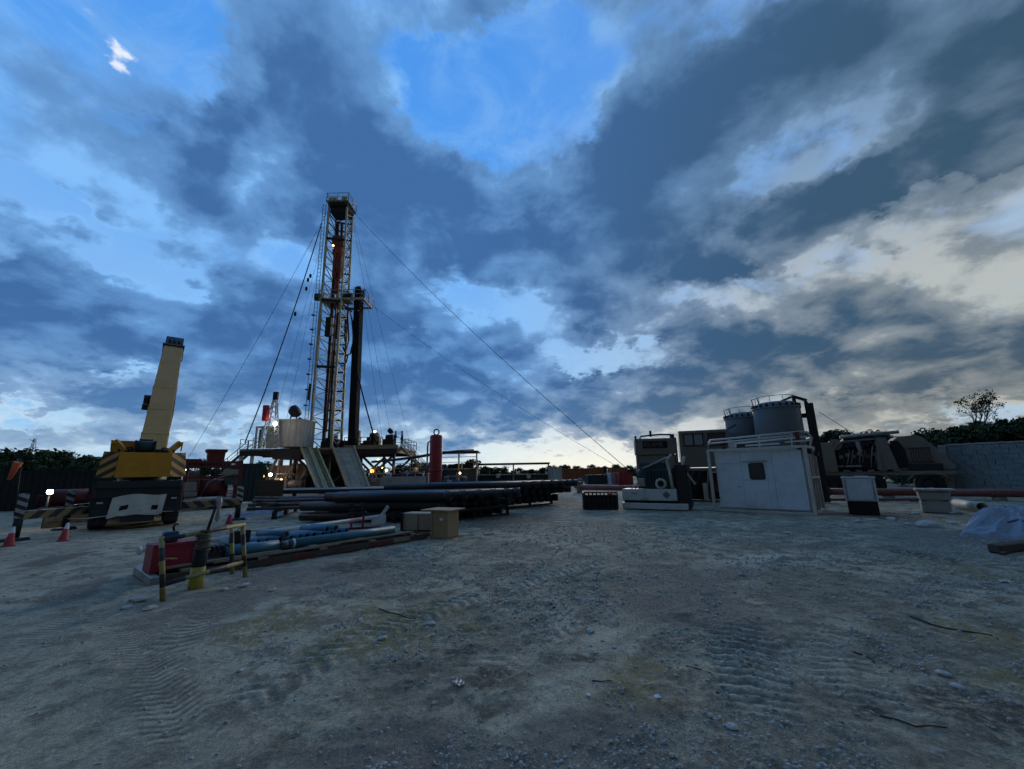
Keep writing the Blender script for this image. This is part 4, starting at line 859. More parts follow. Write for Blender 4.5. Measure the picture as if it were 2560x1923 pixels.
# roof-top items
def lathed(name, label, cat, px, py, dy, prof, m, n=16):
    p = r(px, py, dy); o = MB().lathe(prof, n=n).build(name, m); o.location = p; return tag(o, label, cat)
q = r(735, 1030, -2.6); t = thing('roof_floodlight', 'large dark round floodlight on the rig cabin roof', 'lamp', q)
g = MB(); g.lathe([(0, -.5), (.5, -.4), (.78, .1), (.7, .5), (0, .55)], n=18, axis=Matrix.Rotation(R(60), 3, 'Y')); g.build('housing', 'mast_dark', t)
for sx in (-.45, .5): g = MB(); g.beam((sx, 0, -1.2), (sx * .5, 0, -.3), .12); g.build('bracket', 'mast_dark', t)
q = r(750, 1056, -2.6); t = thing('roof_floodlight', 'small dark floodlight at the right corner of the cabin roof', 'lamp', q); g = MB(); g.box((0, 0, .25), (.5, .35, .5), (0, R(35), 0)); g.build('housing', 'mast_dark', t); MB().beam((-.3, 0, -.3), (0, 0, .1), .12).build('bracket', 'mast_dark', t)
# lattice jib with red ram beside the cabin
j0, j1 = r(672, 1118, -5), r(675, 988, -5); t = thing('jib_crane', 'small white lattice jib with a red ram beside the rig cabin', 'jib', (j0.x, j0.y, FZ))
h = j1.z - FZ; w0 = .85; tip = Vector((.15, 0, h)); lg = [(-w0, -.5), (w0, -.5), (w0, .5), (-w0, .5)]
for (a, b) in lg: g = MB(); g.beam((a, b, 0), tip + Vector((a * .12, b * .12, 0)), .10); g.build('chord', 'white_paint', t)
for k in range(10):
    f, f2 = k / 10, (k + 1) / 10
    for i in range(4):
        A, B = Vector((*lg[i], 0)), Vector((*lg[(i + 1) % 4], 0)); tA, tB = tip + Vector((lg[i][0] * .12, lg[i][1] * .12, 0)), tip + Vector((lg[(i + 1) % 4][0] * .12, lg[(i + 1) % 4][1] * .12, 0))
        g = MB(); g.beam(A.lerp(tA, f), B.lerp(tB, f2), .06); g.build('lacing', 'white_paint', t)
g = MB(); g.box(tip + Vector((0, 0, -.1)), (.5, .3, .9)); g.build('jib_head', 'mast_dark', t)
g = MB(); p0, p1 = r(663, 1052, -5.6) - Vector((j0.x, j0.y, FZ)), r(666, 1014, -5.6) - Vector((j0.x, j0.y, FZ)); g.cyl(p0, p1, .34, n=12); g.build('ram', 'red_bright', t)
# ------------------------------------------------------------------ ramps and stairs
def slab(name, label, cat, tlp, trp, blp, brp, m, thick=.25, z0=.5, rails=None, ribs=0, group=None):
    """sloping deck between four pixel corners: top edge at floor level, bottom edge at z0"""
    A, B = r(*tlp, -3.2), r(*trp, -3.2); A.z = B.z = FZ - .05
    C, E = G(blp[0], blp[1], z0), G(brp[0], brp[1], z0); yb = min(RY - 3.2 - 5, max(RY - 16, (C.y + E.y) / 2)); C, E = V(*blp, yb), V(*brp, yb)
    C.z = E.z = z0
    t = thing(name, label, cat, (A + B) / 2, 0, group); o = (A + B) / 2; A, B, C, E = A - o, B - o, C - o, E - o
    dn = Vector((0, 0, -thick)); g = MB(); g.add([A, B, E, C, A + dn, B + dn, E + dn, C + dn], [(3, 2, 1, 0), (4, 5, 6, 7), (0, 1, 5, 4), (1, 2, 6, 5), (2, 3, 7, 6), (3, 0, 4, 7)])
    g.build('deck', m, t)
    for s, e in ((A, C), (B, E)): g = MB(); g.beam(s + Vector((0, -.05, .08)), e + Vector((0, -.05, .08)), .14, .34); g.build('side_rail', rails or m, t)
    for k in range(ribs): f = (k + .5) / ribs; g = MB(); g.beam(A.lerp(C, f) + Vector((0, 0, .05)), B.lerp(E, f) + Vector((0, 0, .05)), .10, .12); g.build('rib', 'rig_yellow', t)
    for f in (.28, .72): g = MB(); g.beam(A.lerp(C, .02).lerp(B.lerp(E, .02), f) + Vector((0, -.02, .02)), A.lerp(C, .98).lerp(B.lerp(E, .98), f) + Vector((0, -.02, .02)), .06, .06); g.build('weld_strip', m, t)
    return t
slab('v_door_ramp', 'wide beige steel ramp sloping down from the rig floor', 'ramp', (832, 1124), (884, 1124), (872, 1226), (924, 1224), 'ramp_beige')
slab('pipe_slide', 'narrow beige slide with yellow ribs left of the wide ramp', 'ramp', (754, 1108), (772, 1110), (797, 1232), (812, 1232), 'ramp_beige', rails='rig_yellow', ribs=0)
slab('pipe_slide', 'yellowish ribbed stair ramp directly left of the wide ramp', 'ramp', (776, 1110), (792, 1112), (818, 1232), (836, 1232), 'rig_yellow', rails='rig_yellow', ribs=22)
def stair(label, p0, p1, w, m):
    p0, p1 = Vector(p0), Vector(p1); t = thing('staircase', label, 'stairs', p1, 0); a = p0 - p1; n = int(abs(a.z) / .22)
    for yy in (-w / 2, w / 2): g = MB(); g.beam(a + Vector((0, yy, 0)), Vector((0, yy, 0)), .08, .28); g.build('stringer', m, t); g = MB(); rl = Vector((0, yy, 1.0)); g.cyl(a + rl, rl, .04, n=6); g.cyl(a + rl * .99 - Vector((0, 0, .5)), rl - Vector((0, 0, .5)), .03, n=6); [g.cyl(a.lerp(Vector(), k / 5) + Vector((0, yy, 0)), a.lerp(Vector(), k / 5) + rl, .035, n=6) for k in range(6)]; g.build('handrail', 'mast_dark', t)
    for k in range(n): f = (k + .5) / n; g = MB(); q = a.lerp(Vector(), f); g.box(q, (.3, w, .05)); g.build('tread', 'grey_steel', t)
stair('steel staircase with handrails right of the rig floor', (X(1012), RY - 1.2, FZ), (X(1012) + 4.6, RY - 1.2, .1), 1.3, 'rig_yellow')
stair('steel staircase with handrails left of the rig cabin', (X(640), RY - 1.0, FZ), (X(640) - 5.5, RY - 1.0, .1), 1.3, 'mast_dark')
# rig lamps
for a in [(688, 1060, 44.5, 'bright lamp in front of the rig cabin under the red ram', 'lamp_white', .2, 14, (1, .85, .65)),
          (676, 1187, 45, 'white lamp below the rig cabin floor', 'lamp_white', .16, 25, (1, .85, .65)),
          (655, 1191, 45, 'orange lamp below the left end of the rig cabin', 'lamp_orange', .22, 25, (1, .45, .12)),
          (803, 1181, 41, 'small red lamp on the ribbed stair ramp', 'lamp_red', .12, 0, None),
          (937, 1079, 47, 'small lamp on the right side of the rig floor', 'lamp_soft', .16, 0, None),
          (930, 1178, 47, 'orange lamp under the right side of the rig floor', 'lamp_orange', .20, 22, (1, .5, .15)),
          (966, 1176, 47, 'right one of two pale lamps under the rig floor', 'lamp_soft', .16, 0, None),
          (955, 1169, 48, 'left one of two pale lamps under the rig floor', 'lamp_soft', .12, 0, None),
          (703, 1200, 44, 'warm lamp low on the corrugated wall under the rig cabin', 'lamp_soft', .12, 14, (1, .55, .2)),
          (862, 1196, 46, 'dim orange lamp between the two ramps under the floor', 'lamp_orange', .12, 12, (1, .5, .15)),
          (1040, 1172, 47, 'small warm lamp behind the right rig stair', 'lamp_orange', .13, 12, (1, .55, .2)),
          (1150, 1183, 39, 'tiny warm lamp on the blue green mud tank', 'lamp_soft', .10, 8, (1, .6, .25)),
          (945, 1150, 48, 'small warm lamp just below the rig floor beam', 'lamp_soft', .11, 8, (1, .6, .3)),
          (833, 614, 48.6, 'tiny white lamp high inside the mast', 'lamp_soft', .14, 0, None)]:
    lamp(a[0], a[1], a[2], a[3], a[4], a[5], a[6], a[7] or (1, 1, 1), pole=a[1] > 1100, base=0 if a[1] > 1100 else FZ)
q = r(976, 1078, -1); t = thing('site_speaker', 'dark round lamp head on a pole beside the two workers', 'lamp', (q.x, q.y, FZ)); h = q.z - FZ
MB().cyl((.5, 0, 0), (.3, 0, h - .3), .05, n=6).build('pole', 'mast_dark', t); g = MB(); g.lathe([(0, -.3), (.3, -.25), (.42, .2), (0, .3)], (0, 0, h), 14, Matrix.Rotation(R(50), 3, 'Y')); g.build('head', 'mast_dark', t); MB().beam((0, 0, h - .2), (.34, 0, h - .6), .07).build('arm', 'mast_dark', t)

def pump_skid(px_, Y, w, h, m, label):
    p = V(px_, 1200, Y); t = thing('pump_skid', label, 'pump', (p.x, Y, 0), random.uniform(-.2, .2))
    MB().box((0, 0, .15), (w, 1.2, .2)).build('base', 'black_steel', t); MB().box((-w * .2, 0, .25 + h * .35), (w * .45, .9, h * .7)).build('motor', m, t, .04); MB().cyl((w * .05, 0, h * .5), (w * .45, 0, h * .5), h * .25, n=14).build('barrel', m, t)
    MB().tube([(w * .3, -.1, h * .6), (w * .32, -.1, h * 1.0), (w * .1, -.1, h * 1.15), (-w * .4, -.1, h * 1.1), (-w * .45, -.1, .3)], .08, 8).build('pipework', 'grey_steel', t); MB().box((-w * .25, -.5, h * .75), (.4, .1, .35)).build('panel', 'white_paint', t)
    for k in range(3): MB().cyl((w * (-.3 + .3 * k), .4, .2), (w * (-.3 + .3 * k), .4, h * (1.2 + .2 * (k % 2))), .05, n=6).build('riser', 'grey_steel', t)
pump_skid(720, 46, 3.0, 1.8, 'grey_steel', 'grey pump with pipework under the rig cabin')
pump_skid(905, 45, 3.2, 1.9, 'tank_blue', 'blue pump with risers under the right rig floor')
pump_skid(955, 44, 2.8, 1.6, 'corrugated_beige', 'beige pump with pipework left of the rig stair foot')
pump_skid(1035, 43, 3.0, 1.7, 'container_teal', 'teal pump with risers beside the rig stair foot')
pump_skid(1142, 36.5, 2.6, 1.3, 'tank_blue', 'blue pump right of the tall red vessel')
# ------------------------------------------------------------------ people on the rig floor
def person(label, p, yaw, m, pose):
    """one skinned figure; pose: list of arm/leg joint offsets"""
    t = thing('person', label, 'person', p, yaw)
    J = [(0, 0, .95), (0, .0, 1.15), (0, .02, 1.38), (0, .0, 1.5), (0, -.02, 1.60), (0, -.03, 1.74)]
    Rr = [.15, .145, .17, .075, .095, .085]
    Ed = [(0, 1), (1, 2), (2, 3), (3, 4), (4, 5)]
    def chain(root, pts, rs):
        k = root
        for q, rr in zip(pts, rs): J.append(q); Rr.append(rr); Ed.append((k, len(J) - 1)); k = len(J) - 1
    for s in (-1, 1):
        ax_, ay_, bx_, by_, bz_ = pose['arm'][0 if s < 0 else 1]
        chain(2, [(s * .19, 0, 1.40), (s * .25 + ax_, ay_, 1.13), (s * .25 + bx_, by_, bz_), (s * .25 + bx_ * 1.15, by_ * 1.2, bz_ - .03)], [.075, .055, .042, .04])
        kx, ky, fx, fy = pose['leg'][0 if s < 0 else 1]
        chain(0, [(s * .10, 0, .88), (s * .11 + kx, ky, .50), (s * .11 + fx, fy, .09), (s * .13 + fx, fy - .16, .05)], [.10, .075, .06, .05])
    me = bpy.data.meshes.new('body'); me.from_pydata(J, Ed, []); o = bpy.data.objects.new('body', me); COL.objects.link(o); o.parent = t
    sk = o.modifiers.new('skin', 'SKIN')
    for i, d in enumerate(me.skin_vertices[0].data): d.radius = (Rr[i], Rr[i] * (.75 if i < 3 else 1)); d.use_root = (i == 0)
    o.modifiers.new('sub', 'SUBSURF').render_levels = 1; o.modifiers['sub'].levels = 1; sk.use_smooth_shade = True; me.materials.append(MATS[m])
    h = MB(); h.lathe([(.17, 1.70), (.135, 1.72), (.125, 1.80), (.07, 1.86), (0, 1.87)], (0, -.03, 0), 14); h.build('hard_hat', 'white_paint' if 'white' in label else 'rig_yellow', t)
    f = MB(); f.lathe([(0, 1.50), (.07, 1.52), (.088, 1.60), (.085, 1.68), (0, 1.72)], (0, -.045, 0), 12); f.build('face', 'skin', t)
    n = MB(); n.cyl((0, -.12, 1.62), (0, -.155, 1.59), .012, .02, 6); n.build('nose', 'skin', t)
    for s in (-1, 1):
        bx_, by_, bz_ = pose['arm'][0 if s < 0 else 1][2:]
        hd = MB(); c = Vector((s * .25 + bx_ * 1.1, by_ * 1.15, bz_ - .04)); hd.box(c, (.07, .035, .09), top=(.9, .9))
        for k in range(4): hd.tube([c + Vector((-.027 + k * .018, 0, -.04)), c + Vector((-.027 + k * .018, -.012, -.085)), c + Vector((-.027 + k * .018, -.03, -.11 + .008 * abs(k - 1.5)))], .009, 5)
        hd.tube([c + Vector((-s * .035, 0, .01)), c + Vector((-s * .06, -.02, -.03)), c + Vector((-s * .06, -.03, -.055))], .010, 5); hd.build('hand', 'skin', t)
    return t
PA = {'arm': [(-.03, .06, -.02, -.12, .92), (.06, -.08, .02, -.30, 1.12)], 'leg': [(-.02, -.03, -.03, .03), (.02, .02, .05, .08)]}
PB = {'arm': [(-.05, .0, -.06, .02, .86), (.05, .03, .08, -.06, .87)], 'leg': [(-.03, 0, -.05, .04), (.03, -.04, .06, -.02)]}
person('worker in dark overalls standing second from the stair on the rig floor', (X(987, 1122, -2.4), RY - 2.4, FZ - .02), R(80), 'overall_dark', PA)
person('worker in dark overalls standing nearest the stair on the rig floor', (X(1004, 1122, -2.4), RY - 2.4, FZ - .02), R(-95), 'overall_dark', PB)
person('worker in yellow green overalls behind the rig floor railing', (X(933), RY + .6, FZ - .0), R(160), 'overall_olive', PB)
# ------------------------------------------------------------------ casing joints on racks
def joint(label, a, b, ro, m, group, name='steel_pipe', ri=None, collar=True, cat='pipe', cm=None):
    a, b = Vector(a), Vector(b); mid = (a + b) / 2; t = thing(name, label, cat, mid, 0, group); a, b = a - mid, b - mid; d = (b - a).normalized()
    MB().pipe(a, b, ro, ri or ro * .88, 18).build('barrel', m, t)
    if collar: MB().pipe(b - d * .28, b + d * .012, ro * 1.09, ro * .86, 18).build('collar', cm or m, t)
    return t
RC = .17
def rest(name, label, a, b, h, m='black_steel', group=None):
    a, b = Vector(a), Vector(b); mid = (a + b) / 2; t = thing(name, label, 'pipe rack', (mid.x, mid.y, 0), 0, group); a = Vector((a.x - mid.x, a.y - mid.y, 0)); b = Vector((b.x - mid.x, b.y - mid.y, 0))
    z = Vector((0, 0, h)); MB().beam(a + z * .88, b + z * .88, .16, h * .24).build('top_beam', m, t)
    MB().beam(a + z * .06, b + z * .06, .22, h * .12).build('base_beam', m, t)
    n = max(2, int((b - a).length / 1.5)); [MB().beam(a.lerp(b, k / n) + z * .12, a.lerp(b, k / n) + z * .78, .14).build('leg', m, t) for k in range(n + 1)]
    return t
# near rack: right ends step back to the right
nearA = [(1128, 15.4, 822), (1166, 15.78, 800), (1207, 16.16, 850), (1245, 16.5, 830), (1278, 16.9, 870), (1300, 17.3, 860)]
for k, (px_, Y, pl) in enumerate(nearA):
    zt = .92; e = V(px_, 1250, Y); l = V(pl, 1250, Y); joint('black casing joint, %s from the front in the upper layer of the near rack' % ORD[k] if k else 'nearest black casing joint on the near pipe rack', (l.x, Y + .5, zt), (e.x, Y, zt), RC, 'casing_black', None if k == 0 else 'upper casing joints on the near rack')
for k in range(7):
    Y = 15.55 + k * .37; e = V(1112 + 27 * k, 1250, Y); joint('black casing joint, %s from the front in the lower layer of the near rack' % ORD[k], (e.x - 5.6, Y + .5, .59), (e.x, Y, .59), RC, 'casing_black', 'lower casing joints on the near rack')
for k in range(7):
    Y = 15.62 + k * .37; e = V(1098 + 26 * k, 1250, Y); joint('black casing joint, %s from the front in the lowest layer of the near rack' % ORD[k], (e.x - 5.4, Y + .5, .22), (e.x, Y, .22), RC, 'casing_black', 'lowest casing joints on the near rack')
def cross_rest(px0, Y0, px1, Y1, h, label, group): a, b = V(px0, 1250, Y0), V(px1, 1250, Y1); rest('pipe_rack', label, a, b, h, 'black_steel', group)
cross_rest(1092, 15.25, 1268, 17.8, .41, 'black steel rack beam under the right ends of the near casing', None)
cross_rest(880, 15.6, 1010, 18.2, .41, 'black steel rack beam under the left ends of the near casing', None)
cross_rest(985, 15.45, 1140, 18.0, .41, 'black steel rack beam under the middle of the near casing', None)
# far rack, a little higher
for k, px_ in enumerate((1318, 1344, 1367, 1390, 1410, 1428, 1442)):
    Y = 20.2 + k * .38; e = V(px_, 1220, Y); joint('nearest black casing joint on the far pipe rack' if k == 0 else 'black casing joint, %s from the front in the upper layer of the far rack' % ORD[k], (e.x - 7.0 - .2 * (k % 3), Y + .1, 1.12), (e.x, Y, 1.12), RC, 'casing_black', None if k == 0 else 'upper casing joints on the far rack')
for k in range(8):
    Y = 20.3 + k * .38; e = V(1300 + 18 * k, 1220, Y); joint('black casing joint, %s from the front in the lower layer of the far rack' % ORD[k], (e.x - 7.0, Y + .1, .79), (e.x, Y, .79), RC, 'casing_black', 'lower casing joints on the far rack')
cross_rest(1262, 20.0, 1378, 23.2, .61, 'black rack beam under the right ends of the far casing', None)
cross_rest(1040, 20.0, 1150, 23.2, .61, 'black rack beam under the left ends of the far casing', None)
for k in range(7):
    Y = 20.4 + k * .4; e = V(1285 + 18 * k, 1220, Y); joint('black casing joint, %s from the front in the lowest layer of the far rack' % ORD[k], (e.x - 6.6, Y + .1, .36), (e.x, Y, .36), RC, 'casing_black', 'lowest casing joints on the far rack')
# thin drill pipe left of the casing
for k in range(13):
    Y = 17.6 + .17 * k + (.8 if k > 7 else 0); zz = .42 + .15 * (k % 3) ; x0 = V(640 + 11 * ((k * 5) % 9), 1250, Y).x; L_ = 6.3 + .4 * (k % 4)
    d = Vector((math.cos(R(2)), math.sin(R(2)), 0)); a = Vector((x0, Y, zz)); t = thing('drill_pipe', 'grey drill pipe, %s from the front on the low rests before the ramp' % ORD[k], 'pipe', a, 0, 'thin drill pipes in front of the ramp')
    MB().cyl((0, 0, 0), d * L_, .062, n=10).build('tube', 'drill_pipe', t); MB().cyl(d * -.3, (0, 0, 0), .085, n=10).build('tool_joint', 'drill_pipe', t)
rest('pipe_rack', 'low black rest under the left ends of the thin drill pipes', V(690, 1250, 17.4), V(742, 1250, 20.6), .36)
rest('pipe_rack', 'low black rest under the right ends of the thin drill pipes', V(860, 1250, 17.4), V(905, 1250, 20.6), .36)
# catwalk at the foot of the ramp
cw_ = thing('catwalk_deck', 'long low steel catwalk at the foot of the rig ramp', 'catwalk', (V(880, 1230, 33).x, 33, 0)); MB().box((0, 1.0, .62), (14, 5, .2)).build('deck', 'grey_steel', cw_)
for k in range(6): MB().box((-6.5 + k * 2.6, -1.3, .27), (.2, .2, .5)).build('leg', 'black_steel', cw_)
MB().box((0, -1.52, .55), (14, .06, .26)).build('edge_beam', 'black_steel', cw_)
# ------------------------------------------------------------------ timber skid with blue pipe in the foreground
A_ = G(370, 1466); B_ = G(1070, 1346); ux = (B_ - A_).normalized(); uy = Vector((-ux.y, ux.x, 0)); LS = (B_ - A_).length; srz = math.atan2(ux.y, ux.x)
sk_ = thing('timber_skid', 'long low skid of dark timbers and planks behind the striped barrier', 'skid', A_, srz)
for yy in (.09, .62, 1.15): MB().box((LS / 2, yy, .07), (LS, .17, .13)).build('bearer', 'wood_dark', sk_, .01)
for k in range(5): MB().box((.5 + k * (LS - 1.0) / 4, .62, .16), (.18, 1.25, .05)).build('cross_plank', 'wood_plank', sk_, .006)
for k, (a, b) in enumerate(((.9, 3.3), (2.9, 5.4), (0.2, 2.1))): MB().box(((a + b) / 2, .10 + .03 * k, .205 + .012 * k), (b - a, .14, .035), (0, 0, R(1.2 * (k - 1)))).build('plank', 'wood_plank', sk_, .004)
for k, xx in enumerate((2.5, 4.35, 5.0)): MB().box((xx, .02, .08), (.5, .05, .10)).build('wedge', 'red_dark' if k != 2 else 'wood_plank', sk_, .006)
MB().box((.05, .6, .08), (.12, 1.5, .14)).build('end_beam', 'grey_steel', sk_, .01)
def onskid(s, w, z): return A_ + ux * s + uy * w + Vector((0, 0, z))
def spx(px_, w, z):                                        # along-skid position whose sight column is px
    lo, hi = -1.0, LS + 2
    for _ in range(40):
        m_ = (lo + hi) / 2
        if PX(onskid(m_, w, z))[0] < px_: lo = m_
        else: hi = m_
    return lo
def bpipe(label, pa, pb, w, z, rr, group=None, th=False):
    a, b = onskid(spx(pa, w, z), w, z), onskid(spx(pb, w, z), w, z); t = joint(label, a, b, rr, 'pipe_blue', group, 'blue_pipe', collar=False)
    mid = (a + b) / 2; d = (b - a).normalized()
    if th: MB().cyl(a - mid - d * .14, a - mid, rr * .72, rr * .86, 14).build('thread_pin', 'thread_steel', t); MB().cyl(a - mid + d * .06, a - mid + d * .11, rr * 1.02, n=18).build('paint_ring', 'white_paint', t)
    return t
bpipe('longest turquoise blue pipe lying along the front of the timber skid', 722, 984, .28, .325, .092, th=True)
bpipe('short thick turquoise blue pipe behind the right end of the barrier', 560, 694, .34, .325, .105)
bpipe('turquoise blue pipe half hidden behind the barrier posts', 500, 640, .62, .32, .09)
SHORT = (((618, .62, .30, .8), (645, .62, .30, .85), (668, .63, .30, .8), (700, .60, .33, .9), (728, .58, .36, .8), (750, .60, .33, .85), (768, .62, .31, .75), (786, .62, .31, .9), (808, .60, .37, .95), (830, .60, .35, .9), (848, .62, .33, .85), (866, .62, .35, .9), (716, .62, .48, .9), (818, .64, .50, .9), (840, .66, .49, .95)))
for k, (px_, w, z, L_) in enumerate(SHORT):
    up_row = z > .45; same = sorted(q[0] for q in SHORT if (q[2] > .45) == up_row); lab = 'short blue pipe, %s from the left in the %s row of open ended pipes' % (ORD[same.index(px_)], 'upper' if up_row else 'lower')
    w += .24; z = .345 + (.10 if up_row else 0); s = spx(px_, w, z); rr = .078; b = onskid(s, w, z); a = b + (uy * .93 + ux * (-.3 + .06 * (k % 4))).normalized() * L_
    t = joint(lab, a, b, rr, 'protector_blue' if k % 3 else 'pipe_blue', 'short blue pipes bundled on the skid', 'short_pipe', collar=False, ri=.060)
    mid = (a + b) / 2; d = (b - a).normalized(); MB().cyl(b - mid - d * .05, b - mid - d * .04, .061, n=14).build('end_plug', 'red_dark' if k in (5, 12) else 'pipe_bore', t)
# chocks so the bundle rests on the planks
for k, xx in enumerate((1.5, 2.4, 3.3)): MB().box((xx, .95, .205), (.1, .8, .05)).build('chock', 'wood_dark', sk_, .004)
# red tank with handles on the skid end and blue can
tb = onskid(.30, .42, .15); t = thing('red_bin', 'dark red sheet metal bin at the near end of the skid', 'bin', tb, srz + R(4))
MB().box((0, 0, .24), (.58, .46, .46), top=(1.0, .96)).build('body', 'bin_red', t, .012)
for sx in (-.31, .31): MB().box((sx * .93, -.235, .24), (.03, .02, .46)).build('corner_rib', 'bin_red', t)
MB().box((0, -.235, .45), (.58, .02, .04)).build('rim', 'bin_red', t)
MB().tube([(.05, -.25, .2), (-.12, -.33, .24), (-.22, -.3, .15), (-.14, -.32, .1)], .018, 6).build('latch', 'yellow_paint', t)
bb = tb + Vector((0, 0, .475)); t = thing('blue_can', 'small dark blue can standing on the red bin', 'can', bb, srz)
MB().box((-.02, 0, .09), (.22, .18, .18)).build('body', 'bucket_blue', t, .02); MB().cyl((.02, 0, .18), (.0, 0, .26), .02, n=8).build('spout', 'black_steel', t); MB().tube([(.0, 0, .25), (.03, 0, .30), (.07, 0, .29)], .02, 6).build('spout_cap', 'black_steel', t)
# hydraulic oddments on the skid
t = thing('valve_block', 'dark finned valve block on the skid beside the red bin', 'machine part', onskid(1.05, .45, .15), srz)
MB().box((0, 0, .16), (.5, .3, .1)).build('body', 'black_steel', t, .01)
for k in range(5): MB().box((-.18 + k * .08, -.02, .25), (.035, .3, .12)).build('fin', 'black_steel', t)
MB().cyl((.3, 0, .16), (.42, 0, .16), .07, n=12).build('flange', 'thread_steel', t)
t = thing('black_case', 'square black case behind the barrier right post', 'case', onskid(spx(598, .75, .4), .75, .41), srz); MB().box((0, 0, .12), (.34, .2, .24)).build('body', 'pipe_bore', t, .015); MB().tube([(-.06, 0, .24), (-.05, 0, .28), (.05, 0, .28), (.06, 0, .24)], .01).build('handle', 'black_steel', t)
# long white pole behind, with its end bracket
a = G(356, 1393, .07); b = G(962, 1306, .07); a.z = .38; b.z = .38; a = V(352, 1376, a.y); b = V(958, 1290, b.y)
t = thing('white_pole', 'long white pipe lying behind the timber skid', 'pole', (a + b) / 2); c = (a + b) / 2; MB().cyl(a - c, b - c, .065, n=16).build('tube', 'white_paint', t); d = (b - a).normalized(); MB().cyl(a - c - d * .06, a - c, .09, n=16).build('end_cap', 'white_paint', t)
MB().beam(b - c + Vector((-.05, 0, .02)), b - c + Vector((.16, 0, .34)), .05, .12).build('end_bracket', 'white_paint', t)
for f, nm in ((.08, 'support_leg'), (.5, 'support_leg'), (.96, 'support_leg')): q = a.lerp(b, f) - c; MB().beam((q.x, q.y, -c.z), (q.x, q.y, q.z - .05), .07).build(nm, 'grey_steel', t)
MB().beam(b - c + d * -.5 + Vector((0, 0, -.12)), b - c + Vector((.1, 0, -.1)), .03, .3).build('side_plate', 'white_paint', t)
# red trestle with dark clamp
q = G(890, 1322); t = thing('pipe_trestle', 'red trestle with two legs under dark pipe clamps', 'trestle', q, srz * .3)
for sx in (-.16, .2): MB().beam((sx, 0, 0), (sx + .02, 0, .46), .07).build('leg', 'red_bright', t)
MB().box((0.02, 0, .50), (.6, .25, .08)).build('top_plate', 'black_steel', t, .01)
for s in (-1, 1): MB().beam((-.25 * s, -.03 * s, .54), (.25 * s, .03 * s, .82), .08).build('clamp_arm', 'black_steel', t)
MB().box((.0, .1, .62), (.3, .2, .22)).build('clamp_body', 'black_steel', t, .02)
MB().box((.1, -.15, .03), (1.4, .12, .06)).build('foot_beam', 'red_dark', t)
# crates
q = G(1112, 1342); t = thing('plywood_crate', 'tall plywood crate with an overhanging lid at the skid end', 'crate', q, R(-24))
MB().box((0, 0, .36), (.56, .56, .70)).build('body', 'plywood', t, .006); MB().box((-.10, .05, .735), (.98, .82, .04)).build('lid', 'plywood', t, .005)
for sx in (-.26, .26): MB().box((sx, -.29, .36), (.05, .018, .70)).build('batten', 'plywood', t)
MB().box((.0, -.292, .04), (.56, .02, .08)).build('batten', 'plywood', t); MB().box((.06, -.285, .5), (.1, .006, .07)).build('paper_label', 'paper_white', t)
q = G(1045, 1338); t = thing('cardboard_carton', 'low pale carton beside the plywood crate', 'carton', (q.x, q.y + .25, .10), R(-14))
MB().box((-.2, 0, .27), (.50, .55, .48)).build('box', 'carton', t, .006); MB().box((.28, .03, .27), (.46, .55, .47)).build('box', 'carton', t, .006); MB().box((0, -.05, -.03), (1.1, .7, .06)).build('pallet_board', 'wood_plank', t)
t = thing('skid_stake', 'thin dark stake standing beside the pale carton', 'stake', G(1003, 1338)); MB().beam((0, 0, 0), (0, 0, .62), .06).build('post', 'black_steel', t); MB().box((0, 0, .6), (.09, .09, .02)).build('cap', 'black_steel', t)
# white saddles on the near rack
for px_, py_, lab in ((845, 1278, 'white pipe saddle under the left ends of the near casing'), (1046, 1290, 'white pipe saddle standing behind the pale carton')):
    q = G(px_, py_); t = thing('pipe_saddle', lab, 'saddle', q, 0); MB().box((0, 0, .1), (.26, .3, .2), top=(.5, .8)).build('foot', 'white_paint', t, .01); MB().beam((.05, 0, .18), (.0, 0, .5), .07, .1).build('upright', 'white_paint', t); MB().beam((.0, 0, .45), (-.06, 0, .62), .05, .08).build('horn', 'white_paint', t)
# ------------------------------------------------------------------ striped barrier
p1, p2, p3 = G(407, 1502), G(580, 1438), G(613, 1444)
bar = thing('striped_barrier', 'black and yellow striped pipe barrier leaning in front of the red bin', 'barrier', p1, math.atan2((p3 - p1).y, (p3 - p1).x))
BI = Matrix.Rotation(-bar.rotation_euler[2], 3, 'Z'); w2 = lambda p: BI @ (Vector(p) - p1)
tops = [V(404, 1343, p1.y), V(579, 1312, p2.y), V(606, 1306, p3.y)]
for b0, t0 in zip((p1, p2, p3), tops):
    a, b = w2(b0), w2(t0); d = b - a; o = MB().cyl((0, 0, -.05), (0, 0, d.length), .036, n=14).build('post', 'post_bands', bar); o.location = a; o.rotation_euler = d.to_track_quat('Z', 'Y').to_euler()
for (pa, pb, ya, yb) in ((405, 612, 1350, 1311), (407, 609, 1462, 1404)):
    a, b = w2(V(pa, ya, p1.y)), w2(V(pb, yb, p3.y)); d = b - a; o = MB().cyl((0, 0, 0), (d.length, 0, 0), .034, n=14).build('rail', 'rail_bands', bar); o.location = a; o.rotation_euler = d.to_track_quat('X', 'Z').to_euler()
q = G(488, 1473); t = thing('marker_post', 'thick yellow based post wrapped in rags at the barrier', 'post', q, 0)
MB().cyl((0, 0, -.05), (0, 0, .34), .105, .10, 18).build('base', 'yellow_paint', t); MB().cyl((0, 0, .34), (.02, 0, .62), .098, n=18).build('sleeve', 'rag_dark', t)
g = MB()
for k in range(9):
    zz = .60 + k * .035; g.lathe([(.09, -.02), (.115 + .018 * math.sin(k * 2.1), 0), (.09, .02)], (.02 + .012 * math.sin(k * 1.7), .01 * math.cos(k * 2.3), zz), 16, Euler((.12 * math.sin(k * 1.3), .15 * math.cos(k * 1.9), 0)).to_matrix())
g.build('rag_wrap', 'cloth_rag', t)
